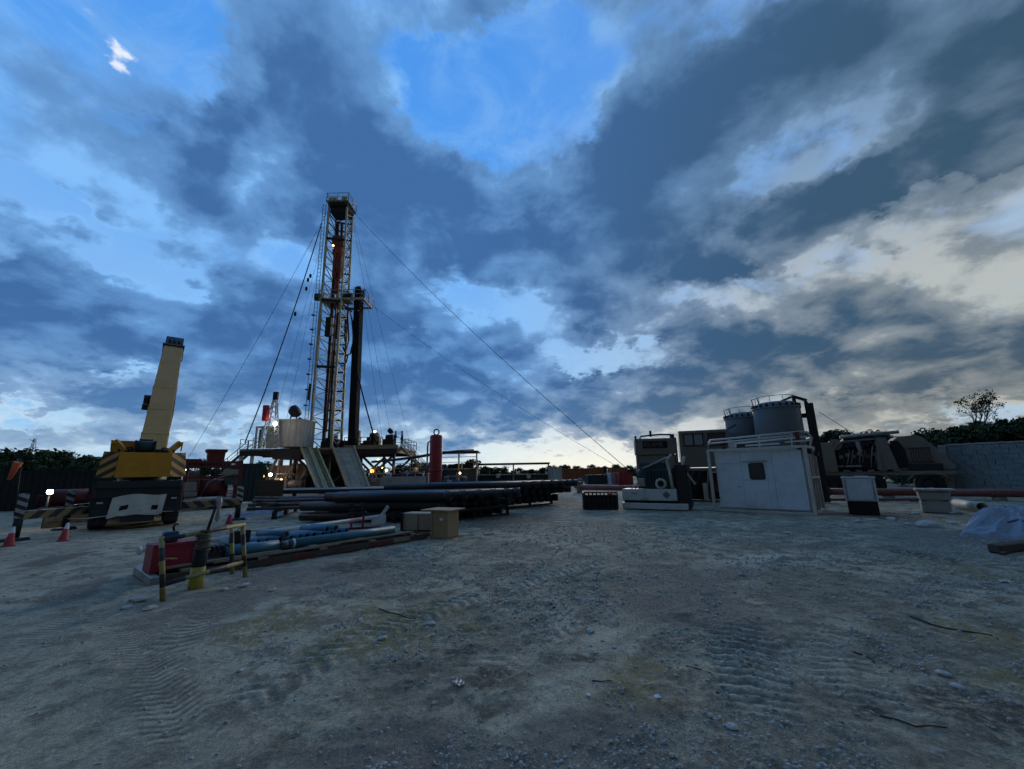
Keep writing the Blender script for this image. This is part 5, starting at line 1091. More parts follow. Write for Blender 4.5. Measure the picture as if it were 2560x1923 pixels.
tpz = V(545, 1252, q.y) - q; MB().cyl((.06, 0, .86), tpz, .022, n=8).build('stick', 'black_steel', t)
g = MB(); g.lathe([(.006, .08), (.03, .05), (.04, -.03), (.022, -.14), (.045, -.26), (.01, -.32)], tpz + Vector((.03, 0, -.02)), 12); g.build('plastic_bag', 'plastic_film', t)
# tarpaulins on the ground left of the casing, striped box
def heap(name, label, cat, px_, py_, w, d, h, m, seed, parts=None):
    q = G(px_, py_); n = 34; U, Vv = np.meshgrid(np.linspace(-1, 1, n), np.linspace(-1, 1, n)); fs = []
    e = np.clip(1 - np.abs(U) ** 3, 0, 1) * np.clip(1 - np.abs(Vv) ** 3, 0, 1); f = fbm(U * 1.6 + seed, Vv * 1.6 + seed * 1.7, 3)
    wx = U + .25 * fbm(U * 2 + 9, Vv * 2 + seed, 2); wy = Vv + .25 * fbm(U * 2 + seed, Vv * 2 + 4, 2)
    rid = 1 - np.abs(fbm(wx * 3.2 + seed * 2, wy * 2.1 + seed, 3) - .5) * 4; rid2 = 1 - np.abs(fbm(wx * 7 + seed, wy * 5 + 3 * seed, 2) - .5) * 4
    tents = [(-.35, -.1, .55, .45, .9), (.3, .15, .5, .5, 1.0), (.0, -.45, .7, .3, .55), (.62, -.3, .3, .4, .7)]
    f = f * .35 + np.max([np.clip(1.25 * hh_ * np.minimum(1.0, 1.9 - 1.45 * np.maximum(np.abs(wx - .12 - cx_) / sx_2, np.abs(wy - .12 - cy_) / sy_2)), 0, 1) for cx_, cy_, sx_2, sy_2, hh_ in tents], axis=0)
    zz = h * (e ** .45) * (.15 + .9 * f) + h * e ** .3 * ((.34 * np.clip(rid, 0, 1)) + .12 * np.clip(rid2, 0, 1)) - .02
    ex = 1 + .16 * (fbm(U * 1.2 + 40, Vv * 1.2 + seed, 3) - .5) * 2
    vs = [tuple(v) for v in np.stack([U * w / 2 * ex, Vv * d / 2 * ex, zz], -1).reshape(-1, 3)]
    fs = [(j * n + i, j * n + i + 1, (j + 1) * n + i + 1, (j + 1) * n + i) for j in range(n - 1) for i in range(n - 1)]
    t = thing(name, label, cat, q, facing(q)); g = MB(); g.add(vs, fs, False); g.build('sheet', m, t); return t
heap('ground_tarp', 'crumpled pale blue tarpaulin lying left of the thin drill pipes', 'tarpaulin', 640, 1288, 2.6, 1.0, .16, 'tarp_blue', 3)
crate_box('timber_crate', 'dark olive timber crate below the rig cabin', 672, 1258, 1.5, 1.2, 1.5, 'wood_dark', 'crate')
# ------------------------------------------------------------------ red degasser column
q = G(1088, 1222); q = V(1088, 1215, 34); q.z = 0
zt = V(1090, 1088, 34).z; t = thing('degasser_vessel', 'tall dark red cylinder vessel with a lifting ring on top', 'vessel', q)
MB().lathe([(0, .9), (.5, 1.0), (.52, 1.2), (.52, zt - .12), (.42, zt), (0, zt + .02)], n=24).build('shell', 'red_paint', t)
MB().lathe([(.53, 1.9), (.58, 1.92), (.58, 2.05), (.53, 2.07)], n=24).build('flange', 'red_paint', t)
g = MB(); g.tube([(.0 + .22 * math.sin(a * .6), 0, zt + .25 - .25 * math.cos(a * .6)) for a in range(11)], .06, 8); g.build('lifting_ring', 'mast_dark', t)
MB().tube([(-.5, 0, zt - .5), (-.68, 0, zt - .6), (-.72, 0, zt - 1.0), (-.72, 0, .5)], .07, 8).build('side_pipe', 'grey_steel', t)
for sx in (-.4, .4):
    for sy in (-.4, .4): MB().beam((sx, sy, 0), (sx * .8, sy * .8, 1.1), .1).build('leg', 'red_dark', t)
MB().box((0, 0, .1), (1.4, 1.2, .15)).build('skid', 'red_dark', t)
g = MB(); g.tube([Vector(p) - q for p in (V(930, 1155, 40), V(985, 1150, 38), V(1040, 1143, 35), V(1082, 1136, 34.2), V(1140, 1129, 36), V(1183, 1126, 38))], .12, 8); g.build('flow_line', 'mast_dark', t)
# ------------------------------------------------------------------ mud tanks with walkways
def mudtank(label, x0, x1, Y, h, m, canopy=None, post=3, top=True):
    a, b = V(x0, 1200, Y).x, V(x1, 1200, Y).x; t = thing('mud_tank', label, 'tank', ((a + b) / 2, Y, 0)); L = b - a
    MB().box((0, 1.2, h / 2 + .1), (L, 2.4, h)).build('body', m, t, .02)
    for k in range(int(L / 1.1)): MB().box((-L / 2 + .5 + k * 1.1, -.03, h / 2 + .1), (.1, .08, h)).build('rib', m, t)
    MB().box((0, 1.0, h + .14), (L + .3, 3.0, .08)).build('walkway', 'grey_steel', t)
    if top: g = MB(); rail(g, [(-L / 2, -.4, h + .18), (L / 2, -.4, h + .18)], 1.1, .035, 1.3); g.build('railing', 'mast_cream', t)
    for k in range(3 if top else 5):
        g = MB(); xx = -L / 2 + L * (k + .3 + .5 * random.random()) / (3.2 if top else 5); q = random.uniform(.45, 1.0) * (1 if top else .6)
        g.box((xx, 1.4, h + .2 + q * .4), (q * 1.1, 1.0, q * .8)); g.cyl((xx - q * .5, 1.4, h + q * .95), (xx + q * .3, 1.4, h + q * .95), q * .26, n=10); g.cyl((xx + q * .5, 1.2, h), (xx + q * .55, 1.2, h + q * 1.2), .06, n=6); g.build('agitator', 'mast_dark', t)
    if canopy:
        z = V(x1, canopy, Y).z
        g = MB(); g.box((0, 1.2, z), (L + .3, 3.0, .16)); g.build('canopy', 'mast_dark', t)
        for k in range(post): xx = -L / 2 + L * k / (post - 1); MB().beam((xx, -.1, h * .1), (xx, -.1, z), .14).build('canopy_post', 'frame_cream', t)
    return t
mudtank('blue green mud tank with railings right of the red vessel', 1102, 1192, 40, 2.0, 'tank_blue', 1129, 3)
mudtank('dark green mud tank under a low canopy on cream posts', 1196, 1372, 42, 1.35, 'tank_green', 1158, 3, False)
mudtank('dark mud tank behind the rig stair left of the red vessel', 985, 1068, 46, 1.6, 'tank_green', None)
p = V(1000, 1205, 40); container('cargo_container', 'pale low container under the right side of the rig stair', (p.x + .5, 41), 0, 4.5, 2.4, 1.5, 'container_white')
for (px_, py_, lab) in ((1245, 1190, 'left pale round lamp hanging in front of the dark green tank'), (1322, 1191, 'right pale round lamp hanging in front of the dark green tank')):
    lamp(px_, py_, 40.5, lab, 'tarp_white', .22, 0)
# ------------------------------------------------------------------ far containers
for (x0, x1, Y, ztop, m_, lab) in ((1374, 1404, 60, 1168, 'container_white', 'small white container at the left end of the far row'), (1406, 1460, 70, 1171, 'container_orange', 'left orange container in the far row'),
        (1461, 1508, 70.5, 1170, 'container_orange', 'right orange container in the far row'), (1530, 1568, 66, 1168, 'container_orange', 'orange container beside the tan hopper in the far row'),
        (1528, 1546, 52, 1182, 'container_white', 'small pale box below the far orange containers'), (1548, 1580, 50, 1181, 'container_red', 'red and white low container behind the white engine skid'), (1470, 1530, 54, 1192, 'container_teal', 'low dark teal container in front of the far orange row')):
    a, b = V(x0, 1190, Y).x, V(x1, 1190, Y).x; container('cargo_container', lab, ((a + b) / 2, Y + 1.2), 0, b - a, 2.4, max(1.2, V(x1, ztop, Y).z), m_)
# piles of stuff in front of them
t = thing('storage_bin', 'black slatted metal bin standing before the red pipeline', 'bin', G(1503, 1275), facing(G(1503, 1275)) * .6)
MB().box((0, .5, .36), (1.45, .95, .6)).build('liner', 'pipe_bore', t)
for k in range(9): MB().box((-.70 + k * .175, -.005, .40), (.06, .03, .74)).build('slat', 'black_steel', t)
for zz in (.06, .42, .78): MB().box((0, .0, zz), (1.52, .06, .06)).build('rail', 'black_steel', t)
for sx in (-.76, .76): MB().box((sx, .5, .40), (.05, 1.0, .74)).build('side_panel', 'black_steel', t)
MB().box((.45, -.03, .68), (.22, .01, .10)).build('red_plate', 'red_bright', t); MB().box((.66, -.03, .69), (.16, .01, .08)).build('white_plate', 'paper_white', t)
q = G(1450, 1232); t = thing('valve_stand', 'pale valve stand at the end of the red pipeline', 'valve', q); MB().box((0, 0, .45), (.5, .4, .9)).build('body', 'grey_steel', t, .03); MB().lathe([(.1, -.02), (.26, 0), (.1, .02)], (0, -.25, .95), 16, Matrix.Rotation(R(80), 3, 'X')).build('hand_wheel', 'grey_steel', t); MB().cyl((-.45, 0, .5), (.5, 0, .5), .16, n=14).build('port', 'grey_steel', t)
# ------------------------------------------------------------------ red pipeline on the ground
pl = [V(1452, 1219, 31), V(1700, 1223, 27.5), V(2070, 1229, 24), V(2330, 1231, 21.5), V(2620, 1234, 19)]
t = thing('red_pipeline', 'long red brown pipeline running across the back of the yard', 'pipeline', (pl[0].x, pl[0].y, 0)); o0 = Vector((pl[0].x, pl[0].y, 0))
for k in range(4): MB().cyl(pl[k] - o0, pl[k + 1] - o0, .19, n=18).build('pipe_length', 'pipe_red', t)
for k in range(1, 4): d = (pl[k + 1] - pl[k]).normalized(); MB().cyl(pl[k] - o0 - d * .08, pl[k] - o0 + d * .08, .26, n=18).build('flange', 'pipe_red', t)
for k in range(1, 5): f = pl[k - 1].lerp(pl[k], .6) - o0; MB().box((f.x, f.y, (f.z - .19) / 2), (.4, .3, max(.05, f.z - .19))).build('support', 'concrete', t)
a, b = V(2075, 1249, 22), V(2310, 1249, 20); t = thing('small_pipe', 'thin red brown pipe below the pipeline right of the cabinet', 'pipe', ((a.x + b.x) / 2, (a.y + b.y) / 2, 0)); c = Vector(((a.x + b.x) / 2, (a.y + b.y) / 2, 0)); MB().cyl(a - c, b - c, .07, n=12).build('tube', 'pipe_red', t)
for f in (.1, .9): q = a.lerp(b, f) - c; MB().box((q.x, q.y, q.z / 2 - .03), (.2, .2, max(.04, q.z - .06))).build('support', 'concrete', t)
# ------------------------------------------------------------------ white equipment cabin
c0 = G(1786, 1277); frz = R(-43); t = thing('white_cabin', 'white panelled site cabin in a cream pipe frame with one window', 'cabin', c0, frz)
Wd, Dp, Hh = 3.5, 2.3, 2.36
MB().box((Wd / 2 + .06, Dp / 2, .12 + Hh / 2), (Wd - .34, Dp - .3, Hh)).build('core', 'cabin_white', t)
xw = [.24, 1.55, 2.35, Wd - .14]
def panel(x0, x1, z0, z1, y=.135): return MB().box(((x0 + x1) / 2, y, (z0 + z1) / 2), (x1 - x0 - .007, .05, z1 - z0 - .007)).build('panel', 'cabin_white', t, .004)
panel(.24, 1.22, .16, 1.95); panel(.24, 1.22, 1.95, 2.46); panel(1.22, 2.12, .16, 1.25); panel(1.22, 2.12, 1.98, 2.46); panel(2.12, 2.35, .16, 2.46); panel(2.35, Wd - .14, .16, 2.46)
panel(1.22, 1.50, 1.25, 1.98); panel(2.04, 2.12, 1.25, 1.98)
def rrect(cx_, cz_, w_, h_, rad, n=5): return [(cx_ + sx_2 * (w_ / 2 - rad) + rad * math.cos(a0 + math.pi / 2 * k / n), cz_ + sz_ * (h_ / 2 - rad) + rad * math.sin(a0 + math.pi / 2 * k / n)) for sx_2, sz_, a0 in ((1, 1, 0), (-1, 1, math.pi / 2), (-1, -1, math.pi), (1, -1, 3 * math.pi / 2)) for k in range(n + 1)]
MB().box((1.77, .150, 1.615), (.56, .04, .74)).build('panel', 'cabin_white', t)
w = MB().prism(rrect(1.77, 1.615, .50, .60, .07), .095, .125).build('window', 'window_dark', t); MB().prism(rrect(1.77, 1.615, .57, .67, .10), .105, .128).build('window_frame', 'black_steel', w)
MB().box((1.05, .10, 1.0), (.10, .03, .03)).build('door_handle', 'grey_steel', t)
for zz in (.5, 1.7): MB().box((.30, .10, zz), (.05, .03, .14)).build('door_hinge', 'frame_cream', t)
MB().box((1.75, .095, 2.02), (.86, .04, .03)).build('rain_strip', 'grey_steel', t)
fr = [((0.03, 0, 0), (0.03, 0, 2.56)), ((Wd, 0, 0), (Wd, 0, 2.56)), ((Wd, Dp, 0), (Wd, Dp, 2.56)), ((0.03, Dp, 0), (0.03, Dp, 2.56))]
for a, b in fr: MB().beam(a, b, .11).build('frame_post', 'frame_cream', t, .008)
for z_ in (.05, 2.52):
    for a, b in (((.08, 0, z_), (Wd - .06, 0, z_)), ((.08, Dp, z_), (Wd - .06, Dp, z_)), ((.03, .06, z_), (.03, Dp - .06, z_)), ((Wd, .06, z_), (Wd, Dp - .06, z_))): MB().beam(a, b, .10).build('frame_rail', 'frame_cream', t, .008)
MB().box((Wd - .08, Dp / 2, 1.3), (.05, Dp - .14, 2.3)).build('end_panel', 'corrugated_beige', t)
for yy in (.6, 1.2, 1.8): MB().box((Wd - .04, yy, 1.3), (.05, .07, 2.28)).build('end_rib', 'frame_cream', t)
MB().beam((Wd + .02, .1, 1.35), (Wd + .02, Dp - .1, 1.35), .07).build('end_rib', 'frame_cream', t)
# roof guard pipes
for (a, b) in (((.1, .05, 2.82), (Wd - .3, .05, 2.95)), ((.05, .3, 2.98), (Wd - .05, .3, 3.10)), ((.35, Dp - .3, 2.85), (Wd - .1, Dp - .3, 3.0))): g = MB(); g.cyl(a, b, .04, n=8); g.build('roof_pipe', 'frame_cream', t)
g = MB(); g.tube([(Wd - .05, .3, 3.10), (Wd + .1, .7, 3.08), (Wd + .12, 1.3, 2.9), (Wd, 1.6, 2.55)], .045, 8); g.build('roof_pipe', 'frame_cream', t)
g = MB(); g.tube([(.03, .0, 2.5), (.08, .05, 2.85), (.1, .3, 2.98)], .04, 8); g.build('roof_pipe', 'frame_cream', t)
for xx in (.9, 2.0, 3.1): MB().beam((xx, .1, 2.5), (xx, .3, 3.05), .045).build('roof_strut', 'frame_cream', t)
MB().beam((1.5, .1, 2.66), (2.7, .1, 2.68), .07).build('roof_lamp_tube', 'white_paint', t); MB().beam((2.9, .1, 2.72), (3.75, .1, 2.74), .06).build('roof_lamp_tube', 'frame_cream', t)
MB().box((Wd - .18, .2, 2.75), (.14, .2, .7)).build('roof_box', 'red_dark', t)
MB().box((.95, .3, 2.72), (.25, .3, .22)).build('junction_box', 'white_paint', t, .02); g = MB(); g.cyl((.7, .1, 2.6), (.7, -.05, 2.6), .07, n=12); g.build('horn', 'black_steel', t)
for yy, zz in ((.5, 2.35), (Dp, 2.3)): MB().box((Wd + .08, yy, zz), (.14, .14, .2)).build('corner_lug', 'black_steel', t)
MB().box((.14, .05, 1.6), (.2, .05, .05)).build('hinge', 'frame_cream', t); MB().box((.14, .05, .3), (.2, .05, .05)).build('hinge', 'frame_cream', t)
# ------------------------------------------------------------------ twin storage tanks on a stand
def silo(label, px_, Y, dia, ztop, wpx=None):
    p = V(px_, 1100, Y); t = thing('bulk_tank', label, 'tank', (p.x, Y, 0), facing(p)); rr = dia / 2
    MB().lathe([(0, 1.2), (rr * .3, 1.2), (rr, 2.0), (rr, ztop - .35), (rr * .93, ztop - .12), (rr * .75, ztop), (0, ztop + .08)], n=40).build('shell', 'tank_grey', t)
    for k in range(4): a = math.pi / 4 + k * math.pi / 2; MB().beam((rr * .85 * math.cos(a), rr * .85 * math.sin(a), 0), (rr * .85 * math.cos(a), rr * .85 * math.sin(a), 2.2), .14).build('leg', 'tan_paint', t)
    MB().lathe([(rr * .98, ztop - .38), (rr * 1.03, ztop - .36), (rr * 1.03, ztop - .28), (rr * .98, ztop - .26)], n=40).build('rim', 'tank_grey', t)
    for k in range(12): a = math.pi + k * .28 + .1; MB().box((rr * .99 * math.cos(a), rr * .99 * math.sin(a), ztop - .2), (.09, .09, .16), (0, 0, a)).build('clamp', 'black_steel', t)
    n = 14
    g = MB(); g.tube([(rr * .8 * math.cos(math.pi + k * math.pi / n), rr * .8 * math.sin(math.pi + k * math.pi / n), ztop + .30) for k in range(n + 1)], .016, 6)
    for k in range(0, n + 1, 3): a = math.pi + k * math.pi / n; g.cyl((rr * .8 * math.cos(a), rr * .8 * math.sin(a), ztop), (rr * .8 * math.cos(a), rr * .8 * math.sin(a), ztop + .30), .014, n=6)
    g.build('top_rail', 'grey_steel', t); g = MB(); g.tube([(-rr * .9, -.2, ztop - .1), (-rr * .95, -.25, ztop + .25), (-rr * .7, -.25, ztop + .3), (-rr * .65, -.2, ztop)], .03, 6); g.build('vent_pipe', 'grey_steel', t)
    return t
silo('larger grey round tank with a rail behind the white cabin', 1951, 21.0, 2.16, V(1946, 1008, 21.0).z)
silo('smaller looking grey round tank left of the larger tank', 1868, 23.4, 2.1, V(1868, 1034, 23.4).z)
p = V(2030, 1100, 20.6); t = thing('ladder_tower', 'black steel ladder tower right of the larger grey tank', 'ladder', (p.x - .1, 20.6, 0), facing(p)); zt = V(2008, 988, 20.6).z
for sx in (-.38, .1): MB().beam((sx, 0, 0), (sx, 0, zt - (.35 if sx > 0 else 0)), .16, .3).build('upright', 'black_steel', t)
MB().box((.28, .2, zt / 2 - .2), (.22, .6, zt - .5)).build('back_plate', 'black_steel', t)
for zz in (.6, 1.6, 2.6, 3.35, 4.35): MB().box((-.14, 0, zz), (.5, .2, .22)).build('cross_plate', 'black_steel', t)
MB().beam((-.38, 0, zt), (-1.5, .3, zt - .38), .09).build('top_arm', 'black_steel', t); MB().beam((-.4, 0, zt - .02), (.15, 0, zt - .3), .14).build('top_arm', 'black_steel', t)
a, b = V(2047, 1030, 21), V(2200, 1120, 23.5); pts = [a.lerp(b, k / 8) - Vector((0, 0, .05 * math.sin(math.pi * k / 8))) for k in range(9)]
tag(MB().tube(pts, .014, 5).build('stay_wire', 'black_steel'), 'thin wire running from the ladder tower down to the tan truck', 'wire')
# ------------------------------------------------------------------ tan hopper unit with sign, engine on white skid
p = V(1642, 1180, 21.5); t = thing('tan_hopper', 'tan steel hopper with a dark lettered sign above the engine skid', 'hopper', (p.x, 21.5, 0), facing(p) * .6)
zb, ztp = V(1642, 1170, 21.5).z, V(1642, 1098, 21.5).z; hw = .98
g = MB(); g.prism([(-hw, zb + .7), (hw, zb + .7), (hw, ztp), (-hw, ztp)], -.55, .75); g.build('bin', 'tan_paint', t, .015)
g = MB(); g.box((0, .1, zb + .33), (hw * 1.9, 1.25, .7)); g.build('lower_bin', 'tan_paint', t, .05)
MB().box((0, -.58, zb + .72), (hw * 2.02, .06, .07)).build('seam_rail', 'tan_paint', t)
for sx in (-1, 1): MB().beam((sx * hw * 1.0, -.5, 0), (sx * hw * 1.0, -.5, ztp + (.16 if sx < 0 else .02)), .1).build('corner_post', 'tan_paint', t)
for sx in (-1, 1): MB().beam((sx * hw * .8, .7, 0), (sx * hw * .8, .7, zb + .1), .14).build('leg', 'tan_paint', t)
s = MB().box((-.05, -.57, zb + 1.18), (1.2, .03, .36)).build('sign_board', 'pipe_bore', t); letters('KLAME', .30, 'tan_paint', t, (-.12, -.592, zb + 1.17), (math.pi / 2, 0, 0))
MB().prism([(.38, zb + 1.36), (.56, zb + 1.36), (.44, zb + 1.0)], -.60, -.585).build('sign_mark', 'pipe_bore', t)
g = MB(); g.tube([(-.75, -.4, ztp), (-.7, -.4, ztp + .14), (.2, -.4, ztp + .2), (.8, -.4, ztp + .18)], .045, 8); g.build('top_pipe', 'black_steel', t); MB().cyl((-.2, -.4, ztp + .1), (-.2, -.4, ztp + .42), .06, n=8).build('stack', 'black_steel', t); MB().box((.85, -.4, ztp + .1), (.2, .2, .2)).build('latch', 'black_steel', t)
e0 = G(1556, 1274); e1 = G(1722, 1279); er = math.atan2((e1 - e0).y, (e1 - e0).x); EL = (e1 - e0).length
t = thing('engine_skid', 'dark diesel engine on a white tank skid with a diamond placard', 'engine', e0, er)
MB().box((EL / 2, .5, .17), (EL, .9, .26)).build('base_beam', 'white_paint', t, .02); MB().box((EL * .43, .45, .66), (EL * .84, .8, .50)).build('fuel_tank', 'white_paint', t, .025)
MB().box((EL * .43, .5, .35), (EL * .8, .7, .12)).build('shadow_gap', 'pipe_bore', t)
MB().box((EL * .37, .042, .66), (.012, .02, .48)).build('seam', 'grey_steel', t)
for xx in (.33, .40, .80): MB().box((EL * xx, .04, .47), (.02, .03, .08)).build('drain_bolt', 'black_steel', t)
o = MB().box((0, 0, 0), (.24, .012, .24)).build('placard', 'tank_grey', t, loc=(EL * .70, .043, .66), rot=(0, R(45), 0)); letters('Tank', .13, 'container_dark', t, (EL * .2, .046, .72), (math.pi / 2, 0, 0))
g = MB(); g.box((EL * .55, .6, 1.35), (1.3, .9, .85)); g.box((EL * .5, .6, 1.9), (1.1, .7, .35)); g.build('engine_block', 'engine_dark', t, .04)
g = MB(); g.cyl((EL * .33, .6, 1.35), (EL * .26, .6, 1.35), .42, n=20); g.build('fan_cowl', 'engine_dark', t)
for k in range(6): MB().box((EL * (.42 + .05 * k), .12, 1.45), (.06, .1, .5)).build('cylinder_head', 'engine_dark', t)
MB().box((EL * .34, .1, 1.2), (.3, .16, .36)).build('instrument_box', 'grey_steel', t, .02)
g = MB(); g.lathe([(.14, -.06), (.24, -.05), (.24, .05), (.14, .06)], (EL * .63, .1, 1.14), 18, Matrix.Rotation(math.pi / 2, 3, 'X')); g.build('air_ring', 'frame_cream', t)
g = MB(); g.tube([(EL * .80, .1, .9), (EL * .78, .1, 1.6), (EL * .76, .1, 2.15), (EL * .82, .2, 2.4)], .065, 8); g.build('exhaust_pipe', 'frame_cream', t)
g = MB(); g.tube([(EL * .35, .2, 1.8), (EL * .5, .2, 1.95), (EL * .7, .2, 2.2), (EL * .8, .2, 2.3)], .05, 8); g.build('air_duct', 'grey_steel', t)
g = MB(); g.tube([(EL * 1.0, .4, 2.3), (EL * .97, .4, 2.0), (EL * 1.0, .4, 1.6), (EL * 1.12, .4, 1.1)], .06, 8); g.build('coolant_pipe', 'frame_cream', t)
for k in range(4): g = MB(); g.tube([(EL * (.15 + .06 * k), .3, .9), (EL * (.2 + .06 * k), .2, 1.1 + .05 * k), (EL * (.3 + .05 * k), .3, 1.2)], .025, 6); g.build('hose', 'black_steel' if k else 'frame_cream', t)
g = MB(); g.box((EL * .93, .8, 1.0), (.5, 1.2, 1.9)); g.box((EL * .88, .5, 1.2), (.3, .5, .6)); g.build('radiator_guard', 'black_steel', t, .03)
# ------------------------------------------------------------------ tan pumping unit with raised control cab
p = V(1765, 1200, 23.0); t = thing('control_unit', 'tan pumping unit with a raised two window control cab', 'machine', (p.x, 23.0, 0), facing(p) * .8)
zb, ztp = V(1765, 1168, 23).z, V(1765, 1078, 23).z; g = MB()
g.prism([(-1.22, zb), (1.0, zb), (1.45, ztp - .25), (1.3, ztp), (-1.2, ztp)], -.7, 1.1); g.build('cab', 'tan_paint', t, .03)
for x0, x1_, m_ in ((-.95, .02, 'window_grey'), (.30, 1.12, 'window_dark')):
    w = MB().box(((x0 + x1_) / 2, -.715, ztp - .52), (x1_ - x0, .04, .62)).build('window', m_, t); g = MB()
    for (a, b, sx_2, sz_) in (((x0 + x1_) / 2, ztp - .20, x1_ - x0 + .1, .06), ((x0 + x1_) / 2, ztp - .84, x1_ - x0 + .1, .06), (x0, ztp - .52, .06, .62), (x1_, ztp - .52, .06, .62)): g.box((a, -.73, b), (sx_2, .05, sz_))
    if m_ == 'window_grey': g.box(((x0 + x1_) / 2, -.73, ztp - .52), (.08, .05, .62))
    g.build('window_frame', 'black_steel', w)
MB().beam((1.3, -.6, ztp - .02), (1.75, -.6, ztp + .22), .07).build('roof_arm', 'black_steel', t)
MB().box((0.0, .2, zb - .12), (2.9, 2.0, .16)).build('deck', 'tan_paint', t); g = MB(); g.box((0, .3, 1.2), (2.6, 1.6, 1.2)); g.build('pump_body', 'black_steel', t, .05)
MB().box((-.1, .6, .75), (3.6, 1.4, 1.3)).build('lower_casing', 'black_steel', t, .04); MB().box((-1.5, .2, 1.7), (.7, 1.0, .9)).build('gearbox', 'black_steel', t, .05)
for xx in (-1.2, .1, 1.2): MB().beam((xx, -.6, 0), (xx, -.6, zb - .2), .12).build('leg', 'tan_paint', t)
for k in range(5): g = MB(); g.tube([(-1.1 + .5 * k, -.75, .3 + .2 * (k % 2)), (-1.0 + .5 * k, -.85, 1.0), (-.7 + .4 * k, -.75, 1.5 + .1 * k), (-.3 + .3 * k, -.6, 1.75)], .055, 7); g.build('manifold_pipe', ('red_dark', 'black_steel', 'grey_steel')[k % 3], t)
MB().box((-.15, -.8, .55), (.22, .2, .9)).build('gauge_post', 'frame_cream', t); MB().box((.5, -.7, .8), (.7, .3, .5)).build('red_box', 'red_dark', t)
g = MB(); g.tube([(-1.5, -.5, zb + .1), (-1.35, -.6, zb - .3), (-1.4, -.6, zb - .9), (-.9, -.7, .8)], .07, 8); g.build('exhaust_pipe', 'frame_cream', t)
# ------------------------------------------------------------------ tan pump truck at the right
p = V(2210, 1200, 25.5); prz = facing(p) + R(8); t = thing('pump_truck', 'tan pump truck with exposed engine and sloping bonnet', 'truck', (p.x, 25.5, 0), prz)
HT = 3.75
def tp(u): return (u - .5) * 6.6                             # 0 = left end .. 1 = bonnet tip
MB().box((0, 1.0, 1.28), (6.4, 2.2, .24)).build('chassis', 'tan_paint', t, .02)
for k in range(7): MB().box((tp(.06 + .09 * k), -.16, 1.46), (.3, .12, .12)).build('step_bracket', 'tan_paint', t)
MB().box((tp(.09), .6, 2.35), (1.15, 1.5, 1.9)).build('cabinet', 'tan_paint', t, .03); MB().cyl((tp(.19), -.1, 3.15), (tp(.19), .6, 3.15), .36, n=20).build('air_filter', 'tan_paint', t)
MB().box((tp(.34), 1.75, 2.4), (3.6, .5, 2.0)).build('back_body', 'black_steel', t, .03); MB().box((tp(.40), 1.2, 3.35), (1.9, .9, .3)).build('top_tray', 'black_steel', t, .03)
g = MB(); g.box((tp(.36), .9, 2.2), (2.2, 1.5, 1.3)); g.box((tp(.33), .5, 3.1), (1.6, .8, .35)); g.build('engine_block', 'black_steel', t, .05)
for k in range(6): g = MB(); g.box((tp(.22 + .05 * k), .06, 2.35 + .12 * (k % 2)), (.2, .14, .22)); g.build('cylinder_cover', 'grey_steel' if k % 2 else 'tan_paint', t)
g = MB(); g.tube([(tp(.36), -.05, 3.3), (tp(.365), -.1, 3.0), (tp(.375), -.1, 2.7), (tp(.35), -.05, 2.45)], .13, 10); g.build('exhaust_elbow', 'grey_steel', t)
g = MB(); g.tube([(tp(.14), -.1, 2.6), (tp(.2), -.15, 3.1), (tp(.24), -.15, 3.3), (tp(.5), -.15, 3.4)], .05, 8); g.build('loom_pipe', 'tan_paint', t)
for k in range(9): g = MB(); a = random.random; x0 = tp(.22 + .03 * k); g.tube([(x0, -.02, 1.6 + a() * .4), (x0 + .1, -.14, 2.1 + a() * .4), (x0 + .25, -.1, 2.6 + a() * .4), (x0 + .2, .1, 3.0)], .03, 6); g.build('hose', ('black_steel', 'grey_steel', 'tan_paint')[k % 3], t)
for xx, w_ in ((.20, .3), (.30, .8)): MB().box((tp(xx), -.06, 1.75), (w_, .1, .1)).build('tie_bar', 'grey_steel', t)
g = MB(); g.prism([(tp(.47), 1.5), (tp(.62), 1.5), (tp(.57), 3.45), (tp(.50), 3.45)], -.15, 1.9); g.build('bulkhead', 'tan_paint', t, .02); MB().box((tp(.49), -.2, 2.0), (.18, .1, 1.0)).build('rail_post', 'tan_paint', t)
g = MB(); g.cyl((tp(.24), .2, 3.62), (tp(.68), .2, 3.78), .10, n=12); g.build('muffler', 'grey_steel', t); MB().cyl((tp(.26), .5, 3.5), (tp(.5), .5, 3.5), .28, n=16).build('roof_drum', 'black_steel', t)
g = MB(); g.prism([(tp(.60), 1.45), (tp(.985), 1.45), (tp(1.0), 1.65), (tp(.90), 2.75), (tp(.83), 3.35), (tp(.79), 3.52), (tp(.66), 3.5), (tp(.60), 3.1)], .1, 2.0); g.build('cab_shell', 'tan_paint', t, .03)
g = MB(); g.prism([(tp(.60), 1.6), (tp(.70), 1.6), (tp(.69), 2.7), (tp(.655), 3.25), (tp(.60), 3.25)], .04, .12); g.build('side_opening', 'pipe_bore', t)
g = MB(); g.box((tp(.785), .07, 2.35), (.95, .05, .75)); o = g.build('grille', 'tan_paint', t)
for k in range(8): MB().box((tp(.785) - .40 + .115 * k, .03, 2.35), (.03, .04, .7)).build('grille_bar', 'black_steel', o)
for zz in (1.95, 2.75): MB().box((tp(.785), .035, zz), (1.0, .05, .05)).build('grille_frame', 'black_steel', o)
g = MB(); g.box((tp(.80), .06, 1.62), (1.5, .1, .4)); g.build('underbody', 'black_steel', t, .03)
